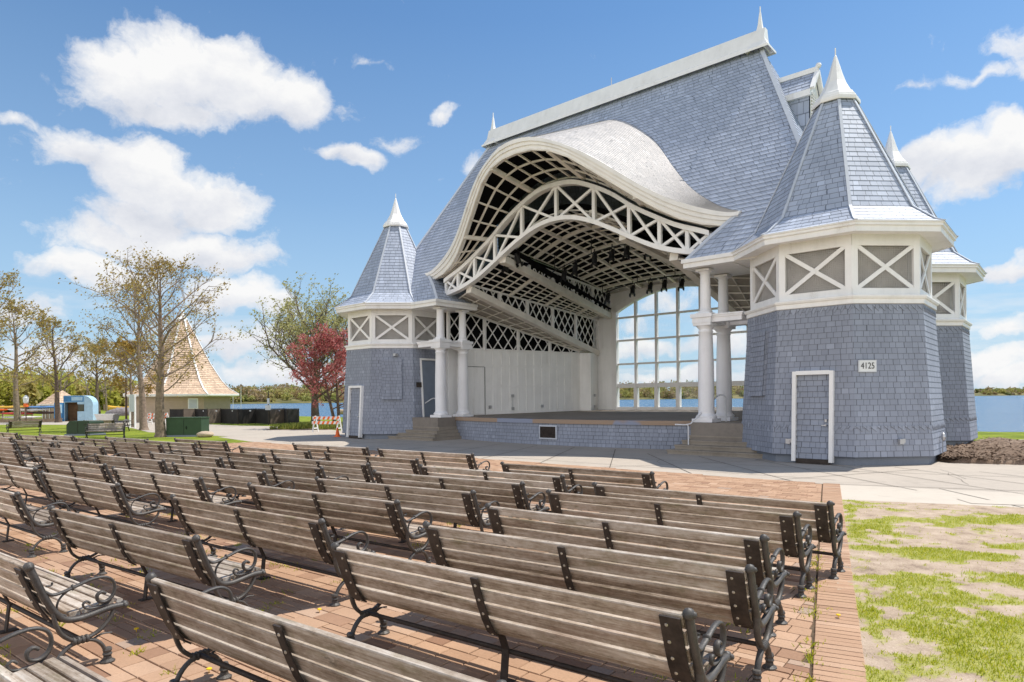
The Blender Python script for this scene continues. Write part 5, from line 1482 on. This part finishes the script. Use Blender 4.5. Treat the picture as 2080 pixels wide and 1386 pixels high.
mb = MB(); mb.box((-.25, -d2/2-.04, 2.48), (2.0, .03, .62)); mb.build('fascia_board', 'blue1', o)
mb = MB(); mb.box((.1, -d2/2-.07, 2.5), (1.1, .02, .42)); mb.build('fascia_panel', 'blue2', o)
mb = MB(); mb.box((-.05, .1, 1.05), (2.2, .06, 2.1)); mb.box((-.05, -.3, .06), (2.2, .9, .1)); mb.box((.3, -.2, .55), (.7, .3, 1.0)); mb.build('kiosk_interior', 'kiosk_in', o)
mb = MB(); mb.box((.45, -d2/2, 1.5), (.56, .04, .76)); mb.build('window_pane', 'glassdark', o)
mb = MB(); mb.box((-1.55, -d2/2-.35, 1.05), (.95, .06, 2.05), R2(.75)); dr_ = mb.build('door', 'blue1', o)
mb = MB(); mb.box((-1.56, -d2/2-.40, 1.4), (.6, .03, .95), R2(.75)); mb.build('door_poster', 'blue2', dr_)
for zz_ in (.3, .5): pass
# small tan shed
o = empty('shed', (-53.0, 77, 0), math.radians(-14), 'small tan shed with steep shingled hip roof beside the kayak racks', 'shed')
mb = MB(); mb.box((0, 0, .95), (2.5, 2.5, 1.9)); mb.build('wall', 'tan', o)
mb = MB()
rwz = [(1.65, 1.85), (1.45, 2.05), (1.2, 2.3), (.95, 2.6), (.7, 2.9), (.4, 3.2), (.06, 3.55)]
sq4 = lambda r, z: [(r*math.sqrt(2)*math.cos(-3*PI/4+k*PI/2), r*math.sqrt(2)*math.sin(-3*PI/4+k*PI/2), z) for k in range(5)]
mb.courses([sq4(r, z) for r, z in rwz], .03, .3, out=lambda p: (p[0], p[1], .8)); mb.build('roof', 'tanroof', o)
mb = MB()
for s_ in (-1, 1): mb.box((0, s_*1.62, 1.84), (3.3, .08, .14)); mb.box((s_*1.62, 0, 1.84), (.08, 3.16, .14))
for x_ in (-1.2, -.75, -.2): mb.box((x_, -1.29, .9), (.08, .06, 1.75))
mb.build('trim', 'white', o)
# sign panel on two posts
o = empty('notice_panel', (-30.3, 52.3, 0), math.radians(-35), 'blank pale panel hung between two tall white posts', 'sign')
for x_ in (-.42, .42):
    mb = MB(); mb.box((x_, 0, 1.35), (.11, .11, 2.7)); mb.build('post', 'white', o)
mb = MB(); mb.box((0, 0, 2.0), (.72, .05, 1.38)); mb.build('panel', 'flash', o)
# barricades
def barricade(x, y, a, label):
    o = empty('barricade', (x, y, 0), a, label, 'barricade', 'orange and white A-frame barricades')
    for s_ in (-1, 1):
        mb = MB()
        for t_ in (-1, 1): mb.bar((s_*.85, t_*.38, 0), (s_*.85, t_*.04, 1.05), .09, .05, (1, 0, 0))
        mb.bar((s_*.85, -.3, .25), (s_*.85, .3, .25), .05, .07); mb.build('leg', 'white', o)
    for z in (.92, .62):
        yb = -.09-.28*(1.05-z)/1.05; mb = MB(); mb.box((0, yb, z), (1.95, .03, .2)); bd = mb.build('board', 'signw', o)
        mb = MB()
        for i in range(6):
            x0 = -.95+i*.33; mb.face([(x0, yb-.02, z-.1), (x0+.16, yb-.02, z-.1), (x0+.26, yb-.02, z+.1), (x0+.1, yb-.02, z+.1)])
        mb.build('stripes', 'orange', bd)
barricade(-32.5, 60.2, math.radians(-6), 'orange and white barricade standing behind the oak trunks before the pavilion')
barricade(-12.2, 43.2, math.radians(-12), 'orange and white barricade beside the flower bed and turret')
# cone
o = empty('traffic_cone', (-9.95, 37.3, .008), 0, 'small orange traffic cone at the foot of the turret', 'traffic cone')
mb = MB(); mb.lathe([(.14, .035), (.115, .12), (.08, .32), (.045, .5), (.03, .52)], 16, (0, 0, 0)); mb.build('cone_body', 'orange', o, True)
mb = MB(); mb.box((0, 0, .018), (.36, .36, .035)); mb.build('base', 'orange', o)
# flower bed
mb = MB(); q = [(-17.6, 46.9), (-13.0, 46.0), (-11.6, 49.0), (-12.6, 52.5), (-16.5, 51.0)]
mb.face([(x, y, .05) for x, y in q])
for a, b in zip(q, q[1:]+q[:1]): mb.face([(a[0], a[1], 0), (b[0], b[1], 0), (b[0], b[1], .05), (a[0], a[1], .05)])
tag(mb.build('flower_bed', 'mulch'), kind='structure')
n = 9000; X = RNG.uniform(-17.6, -11.6, n); Y = RNG.uniform(46.2, 52.3, n); kx = (fbm(X*1.3, Y*1.3, 90) > .42) & (X > -17.4+(Y-47)*.25) & (Y > 46.9-(X+17.6)*.19)
blades('bed_plants', X[kx], Y[kx], np.full(kx.sum(), .05), .12, .42, .07, 'bedleaf', lean=.9)
# lamp post with lantern, plain pole
o = empty('street_lamp', (-50.0, 67.4, 0), 0, 'short lamp post with white lantern among the kayaks', 'street lamp')
mb = MB(); mb.tube([(0, 0, 0), (0, 0, 1.7)], .05, 8); mb.build('post', 'brownpole', o)
mb = MB(); mb.box((0, 0, 1.85), (.3, .3, .34)); mb.build('collar', 'orange', o)
mb = MB(); mb.lathe([(.12, 2.02), (.24, 2.15), (.26, 2.6), (.18, 2.75), (.02, 2.9)], 8, (0, 0, 0)); mb.build('lantern', 'signw', o)
o = empty('light_pole', (-39.4, 66.9, 0), 0, 'tall plain brown pole on a concrete foot right of the kiosk', 'pole')
mb = MB(); mb.tube([(0, 0, .3), (0, 0, 4.6)], [.11, .085], 8); mb.build('shaft', 'brownpole', o)
mb = MB(); mb.lathe([(.32, 0), (.28, .2), (.14, .34)], 10, (0, 0, 0)); mb.build('foot', 'pale_slab', o)
o = empty('light_pole', (-20.9, 56.2, 0), 0, 'short lakeside post with dark top and grey box behind the fence', 'pole')
mb = MB(); mb.tube([(0, 0, 0), (0, 0, 2.9)], .05, 6); mb.build('shaft', 'plate', o)
mb = MB(); mb.box((0, -.08, 1.5), (.45, .12, .42)); mb.box((0, -.02, 2.05), (.16, .14, .5)); mb.build('box', 'flash', o)
# kayak racks with kayaks
def kayak(x, y, z, L, m, a, label):
    n = 12; mb = MB(); rows = []
    for i in range(n+1):
        t = i/n*2-1; w = .32*max(1-t*t, 0)**.6+.004; hz = .16+.10*t*t
        rows.append([(t*L/2, w*math.cos(q), hz*.2*t*t+.17*math.sin(q)*(1-t*t*.75)*(1.0 if math.sin(q) < 0 else .7)) for q in np.linspace(0, 2*PI, 12, endpoint=False)])
    mb.grid(rows, 0, True)
    o = empty('kayak', (x, y, z), a, label, 'kayak', 'kayaks on the shore racks')
    mb.build('hull', m, o, True)
    mb = MB(); mb.lathe([(.26, .10), (.26, .135), (.2, .14), (.19, .08)], 12, (0, 0, 0)); c = mb.build('cockpit', 'blackgear', o); c.scale = (1.7, .85, 1)
rk = empty('kayak_rack', (-54.4, 71.5, 0), math.radians(5), 'timber kayak rack left of the tan shed', 'rack')
for x_ in (-5, -1.9, 1.2):
    mb = MB(); mb.box((x_, 0, .95), (.1, .1, 1.9)); mb.box((x_, 1.2, .95), (.1, .1, 1.9))
    for z in (.35, .75, 1.15, 1.5): mb.box((x_, .6, z), (.08, 1.6, .08))
    mb.build('rack_frame', 'timber', rk)
specs = [(-53.6, .53, 'whitehull', 'pale kayak on the lowest rack tier before the lamp post'), (-58.3, .55, 'red', 'red kayak on the lowest rack tier cut by the picture edge'),
 (-54.5, .93, 'red', 'red kayak on the second rack tier behind the lamp post'), (-58.9, .95, 'whitehull', 'white kayak on the second rack tier cut by the picture edge'),
 (-53.2, 1.33, 'whitehull', 'white kayak on the third rack tier behind the lamp post'), (-57.6, 1.34, 'orange', 'orange kayak on the third rack tier at the picture edge'),
 (-54.9, 1.68, 'yellow', 'yellow kayak on the top rack tier behind the lamp post'), (-51.6, 1.62, 'bluehull', 'blue kayak high on the rack close beside the tan shed'), (-51.9, 1.0, 'darkhull', 'dark hulled kayak close beside the tan shed')]
for i, (x_, z, m, lab) in enumerate(specs): kayak(x_, 71.5+(i % 3)*.45+(x_+54.4)*.087, z, 4.3, m, math.radians(5+2*(i % 2)), lab)
mb = MB(); mb.box((0, 0, .16), (17, .14, .32)); mb.box((0, .0, .36), (17.1, .2, .05)); o = mb.build('low_rail', 'timber'); o.location = (-57, 70.0, 0); o.rotation_euler = (0, 0, math.radians(4)); tag(o, 'low timber kerb rail running before the kayaks', 'rail')
# white tub, tarped boats, dark rowing boat, yellow raft
o = empty('storage_tub', (-43.6, 70.6, 0), 0, 'white plastic tub before the tarp-covered boats', 'tub')
mb = MB(); mb.lathe([(1.0, .05), (1.22, .72), (1.3, .74), (1.3, .82)], 4, (0, 0, 0), PI/4, capt=True); c = mb.build('tub_body', 'whitehull', o); c.scale = (1.15, .7, 1)
mb = MB(); rows = []
for i in range(13):
    t = i/12*2-1
    rows.append([(t*1.75, .9*math.cos(q)*(1-t*t*.4), .75+(.72+.1*math.sin(i*2.1+q*3))*max(math.sin(q), -.3)*(1-t*t*.55)) for q in np.linspace(0, 2*PI, 14, endpoint=False)])
mb.grid(rows, 0, True); o = mb.build('tarped_boat', 'tarp', None, True); o.location = (-44.2, 74.5, 0); tag(o, 'boat heaped under a crumpled grey tarp behind the white tub', 'boat')
def rowboat(x, y, a, L, m, label, z=0.0):
    mb = MB(); rows = []
    for i in range(11):
        t = i/10*2-1; w = .75*max(1-abs(t)**2.4, 0)**.8+.01
        rows.append([(t*L/2, -w, z+.75+.2*t*t), (t*L/2, -w*.7, z+.35), (t*L/2, 0, z+.2+.15*t*t), (t*L/2, w*.7, z+.35), (t*L/2, w, z+.75+.2*t*t), (t*L/2, w*.85, z+.72+.2*t*t), (t*L/2, 0, z+.45), (t*L/2, -w*.85, z+.72+.2*t*t)])
    mb.grid(rows, 0, True); o = mb.build('rowing_boat', m, None, True); o.location = (x, y, 0); o.rotation_euler = (0, 0, a); tag(o, label, 'boat')
rowboat(-42.2, 76.5, .25, 4.6, 'darkhull', 'dark upturned-bow rowing boat behind the brown pole', .35)
rowboat(-47.2, 79.5, -.1, 4.0, 'yellow', 'yellow boat peeking out behind the kiosk and tarp', .75)
rowboat(-14.6, 72.5, .12, 5.0, 'whitehull', 'white boat hull lying on the shore behind the flower bed', .15)
rowboat(-18.3, 76.5, -.2, 4.4, 'rock', 'tan boat hull on the shore behind the fence end', .1)
# picnic table
o = empty('picnic_table', (-27.9, 46.4, 0), .2, 'dark metal picnic table beside the green transformer cabinet', 'table')
mb = MB(); mb.box((0, 0, .74), (1.4, .75, .05)); mb.build('table_top', 'plate', o)
for y_ in (-.75, .75):
    mb = MB(); mb.box((0, y_, .44), (1.4, .28, .04)); mb.build('seat', 'plate', o)
for x_ in (-.45, .45):
    mb = MB(); mb.bar((x_, -.8, .0), (x_, -.25, .72), .05, .05); mb.bar((x_, .8, 0), (x_, .25, .72), .05, .05); mb.box((x_, 0, .41), (.05, 1.7, .04)); mb.build('leg', 'plate', o)
# masts on the far side of the fence
for i, (px, Y, hgt, lab) in enumerate([(448, 95, 3.3, 'thin white mast behind the fence beside the pavilion'), (458, 95, 3.5, 'thin white mast behind the fence, second from the pavilion'), (473, 96, 3.9, 'thin white mast behind the fence, third from the pavilion'), (489, 97, 4.2, 'thin white mast behind the fence, farthest from the pavilion')]):
    mb = MB(); mb.tube([(0, 0, -.6), (.05, 0, hgt)], [.05, .03], 5); o = mb.build('mast', 'whitehull'); o.location = (far(px, Y), Y, 0); tag(o, lab, 'mast', 'boat masts beyond the fence')
# house among the trees on the far shore
o = empty('lake_house', (far(527, 660), 655, 6.8), 0, 'low dark-roofed house half hidden among far shore trees', 'house')
mb = MB(); mb.box((0, 0, 2.2), (16, 8, 4.4)); mb.build('wall', 'darkhull', o)
mb = MB(); mb.face([(-9, -5, 4.4), (9, -5, 4.4), (8, 0, 6.6), (-8, 0, 6.6)]); mb.face([(9, 5, 4.4), (-9, 5, 4.4), (-8, 0, 6.6), (8, 0, 6.6)]); mb.build('roof', 'tarp', o)

# ================================================================== SKY, SUN, CAMERA
ELEV = math.radians(62.5); AZ = PHI+math.radians(30)            # the sun stands straight behind the stage
wd = N('World', True); SC.world = wd.o
ny_t = wd.t.nodes.new('ShaderNodeTexSky'); ny_t.sky_type = 'NISHITA'; ny_t.sun_disc = False
ny_t.sun_elevation = ELEV; ny_t.sun_rotation = AZ; ny_t.altitude = 260; ny_t.air_density = 1.0; ny_t.dust_density = 0.7; ny_t.ozone_density = 1.6
D0 = wd.coord('Generated')
wn1 = wd.t.nodes.new('ShaderNodeTexNoise'); wd.l(D0, wn1.inputs['Vector']); wn1.inputs['Scale'].default_value = 7.0; wn1.inputs['Detail'].default_value = 3.0
wn2 = wd.t.nodes.new('ShaderNodeTexNoise'); wd.l(D0, wn2.inputs['Vector']); wn2.inputs['Scale'].default_value = 26.0; wn2.inputs['Detail'].default_value = 4.0
def warp(n, k):
    return wd.vm('MULTIPLY', wd.vm('SUBTRACT', n.outputs['Color'], (.5, .5, .5)), (k, k, k))
D = wd.vm('ADD', D0, wd.vm('ADD', warp(wn1, .085), warp(wn2, .042)))
n1 = wd.noise(wd.mapv(D0, (1, 1, 1.5)), 9.0, 10.0, 0.66); n2 = wd.noise(wd.mapv(D, (1, 1, 1.2), (3, 1, 7)), 34.0, 9.0, 0.68)
nz = wd.math('ADD', wd.math('MULTIPLY', n1, 0.5), wd.math('MULTIPLY', n2, 0.5))
RL = .009
SKYTINT = (0.33, 0.53, 0.67)
def dirpx(x, y):
    dx, dy = x-1040, y-809.6
    a = (dx*math.cos(RL)-dy*math.sin(RL))/F_PX; b = -(dx*math.sin(RL)+dy*math.cos(RL))/F_PX
    v = Vector((a, 1, b)); return v.normalized(), v.length
# cumulus: (x, y, half width, half height, strength) in the photograph's angular frame -> sky directions
CL = [(250, 150, 140, 78, 1.0), (360, 140, 150, 100, 1.1), (480, 165, 150, 95, 1.1), (595, 195, 110, 78, 1.0), (160, 118, 60, 26, .34), (330, 205, 250, 50, .8),
 (160, 295, 115, 60, 1.0), (270, 320, 135, 78, 1.05), (330, 380, 145, 85, 1.05), (430, 410, 125, 75, 1.05), (310, 440, 150, 60, .95), (330, 490, 240, 62, 1.0), (200, 550, 190, 48, .85), (430, 515, 160, 48, .95),
 (470, 600, 115, 55, 1.05), (560, 620, 85, 45, .8), (500, 690, 180, 40, .8), (20, 235, 55, 28, .55), (60, 640, 110, 45, .6), (715, 318, 78, 44, 1.0), (675, 312, 45, 34, .8), (790, 270, 75, 34, .36), (892, 224, 46, 24, .62), (745, 122, 85, 20, .33), (690, 220, 50, 30, .28), (960, 345, 45, 40, .5), (270, 250, 60, 24, .3),
 (1890, 330, 120, 62, .9), (1990, 340, 140, 88, 1.1), (2085, 290, 130, 100, 1.1), (1960, 400, 100, 34, .5), (1870, 180, 60, 22, .32), (2000, 150, 105, 24, .36), (2070, 88, 65, 38, .45), (2090, 125, 60, 42, .45),
 (2040, 548, 130, 30, .7), (2070, 665, 70, 26, .6), (2010, 735, 140, 42, .9), (1950, 765, 100, 38, .7), (2060, 770, 110, 34, .8), (1330, 690, 90, 34, .8), (1290, 700, 80, 28, .6), (1460, 690, 100, 38, .8), (1400, 765, 240, 28, .8), (1290, 650, 70, 25, .5), (620, 745, 220, 44, .8), (90, 740, 220, 66, .55), (1360, 610, 100, 28, .45)]
dens = None; hsum = None
for (x, y, hw, hh_, st) in CL:
    c, ln = dirpx(x, y); k = F_PX*ln
    r = Vector((0, 0, 1)).cross(c)*-1; r = c.cross(Vector((0, 0, 1))); r.normalize(); up_ = r.cross(c)
    pr_ = wd.math('DIVIDE', wd.vm('DOT_PRODUCT', D, tuple(r)), hw/k*ln**0*1.0); pu_ = wd.math('DIVIDE', wd.vm('DOT_PRODUCT', D, tuple(up_)), hh_/k)
    d2_ = wd.math('ADD', wd.math('MULTIPLY', pr_, pr_), wd.math('MULTIPLY', pu_, pu_))
    fr_n = wd.math('GREATER_THAN', wd.vm('DOT_PRODUCT', D, tuple(c)), 0.3)
    val = wd.math('MULTIPLY', wd.math('MULTIPLY', wd.math('SUBTRACT', 1.0, wd.math('SQRT', d2_), None, True), st), fr_n)
    hv = wd.math('MULTIPLY', pu_, val)
    dens = val if dens is None else wd.math('MAXIMUM', dens, val)
    hsum = hv if hsum is None else wd.math('ADD', hsum, hv)
df = wd.math('ADD', wd.math('SUBTRACT', wd.math('MULTIPLY', dens, 1.9), .24), wd.math('MULTIPLY', wd.math('SUBTRACT', nz, 0.5), 2.3))
cov = wd.ramp(df, [(0.0, (0, 0, 0)), (0.12, (.16, .16, .16)), (0.36, (.66, .66, .66)), (0.75, (1, 1, 1))])
nlow = wd.noise(wd.mapv(D0, (1.2, 1.2, 8)), 5.0, 7.0, 0.62)
sz = wd.t.nodes.new('ShaderNodeSeparateXYZ'); wd.l(D0, sz.inputs[0])
low = wd.math('MULTIPLY', wd.ramp(nlow, [(0.47, (0, 0, 0)), (0.66, (.75, .75, .75))]), wd.ramp(sz.outputs[2], [(0.0, (1, 1, 1)), (0.09, (.8, .8, .8)), (0.17, (0, 0, 0))]))
cov = wd.math('MAXIMUM', cov, low)
shade = wd.math('ADD', wd.math('ADD', 0.62, wd.math('MULTIPLY', hsum, 0.5)), wd.math('MULTIPLY', wd.math('SUBTRACT', n1, .5), 1.3))
ccol = wd.ramp(shade, [(0.22, (2.85, 3.0, 3.35)), (0.5, (3.5, 3.58, 3.8)), (0.8, (4.2, 4.2, 4.2))])
skyc = wd.mix(1.0, ny_t.outputs[0], SKYTINT, 'MULTIPLY')
hazc = wd.ramp(sz.outputs[2], [(0.0, (.95, .95, .95)), (0.12, (.68, .68, .68)), (0.28, (.34, .34, .34)), (0.5, (0.10, .10, .10)), (0.7, (0, 0, 0))])
skyc = wd.mix(hazc, skyc, (2.25, 3.05, 3.75))
front = wd.mix(cov, skyc, ccol)
# bright cloud bank added in the unseen sky behind the camera, to fill the facade
nb_ = wd.noise(D0, 2.6, 6.0, 0.6)
back = wd.math('MULTIPLY', wd.ramp(wd.math('ADD', nb_, wd.math('MULTIPLY', wd.vm('DOT_PRODUCT', D0, (-.35, -1, .1)), .55)), [(0.62, (0, 0, 0)), (0.9, (1, 1, 1))]), wd.ramp(sz.outputs[2], [(0.0, (1, 1, 1)), (0.35, (.9, .9, .9)), (0.75, (.12, .12, .12))]))
final = wd.mix(back, front, (7.4, 7.3, 7.25))
bg = wd.t.nodes.new('ShaderNodeBackground'); bg.inputs['Strength'].default_value = 0.15; wd.l(final, bg.inputs[0])
wo = wd.t.nodes.new('ShaderNodeOutputWorld'); wd.l(bg.outputs[0], wo.inputs[0])
sl = bpy.data.lights.new('sun', 'SUN'); sl.energy = 3.7; sl.angle = math.radians(.5); sl.color = (1.0, .945, .86)
so = bpy.data.objects.new('sun', sl); COL.objects.link(so)
sdir = Vector((math.sin(AZ)*math.cos(ELEV), math.cos(AZ)*math.cos(ELEV), math.sin(ELEV)))
so.rotation_euler = (-sdir).to_track_quat('-Z', 'Y').to_euler(); so.location = (0, 0, 60)
cam = bpy.data.cameras.new('camera'); cam.sensor_width = 36; cam.lens = 36*F_PX/2080; cam.clip_start = .1; cam.clip_end = 6000
cam.shift_y = (809.6-693)/2080
co = bpy.data.objects.new('camera', cam); COL.objects.link(co)
cr, sr = math.cos(RL), math.sin(RL)
co.matrix_world = Matrix(((cr, sr, 0, 0), (0, 0, -1, 0), (-sr, cr, 0, 2.1), (0, 0, 0, 1)))
SC.camera = co
SC.view_settings.view_transform = 'Standard'; SC.view_settings.look = 'None'; SC.view_settings.exposure = 0.6; SC.view_settings.gamma = 1
SC.cycles.max_bounces = 8; SC.cycles.diffuse_bounces = 4; SC.cycles.transparent_max_bounces = 12
SC.cycles.use_adaptive_sampling = True
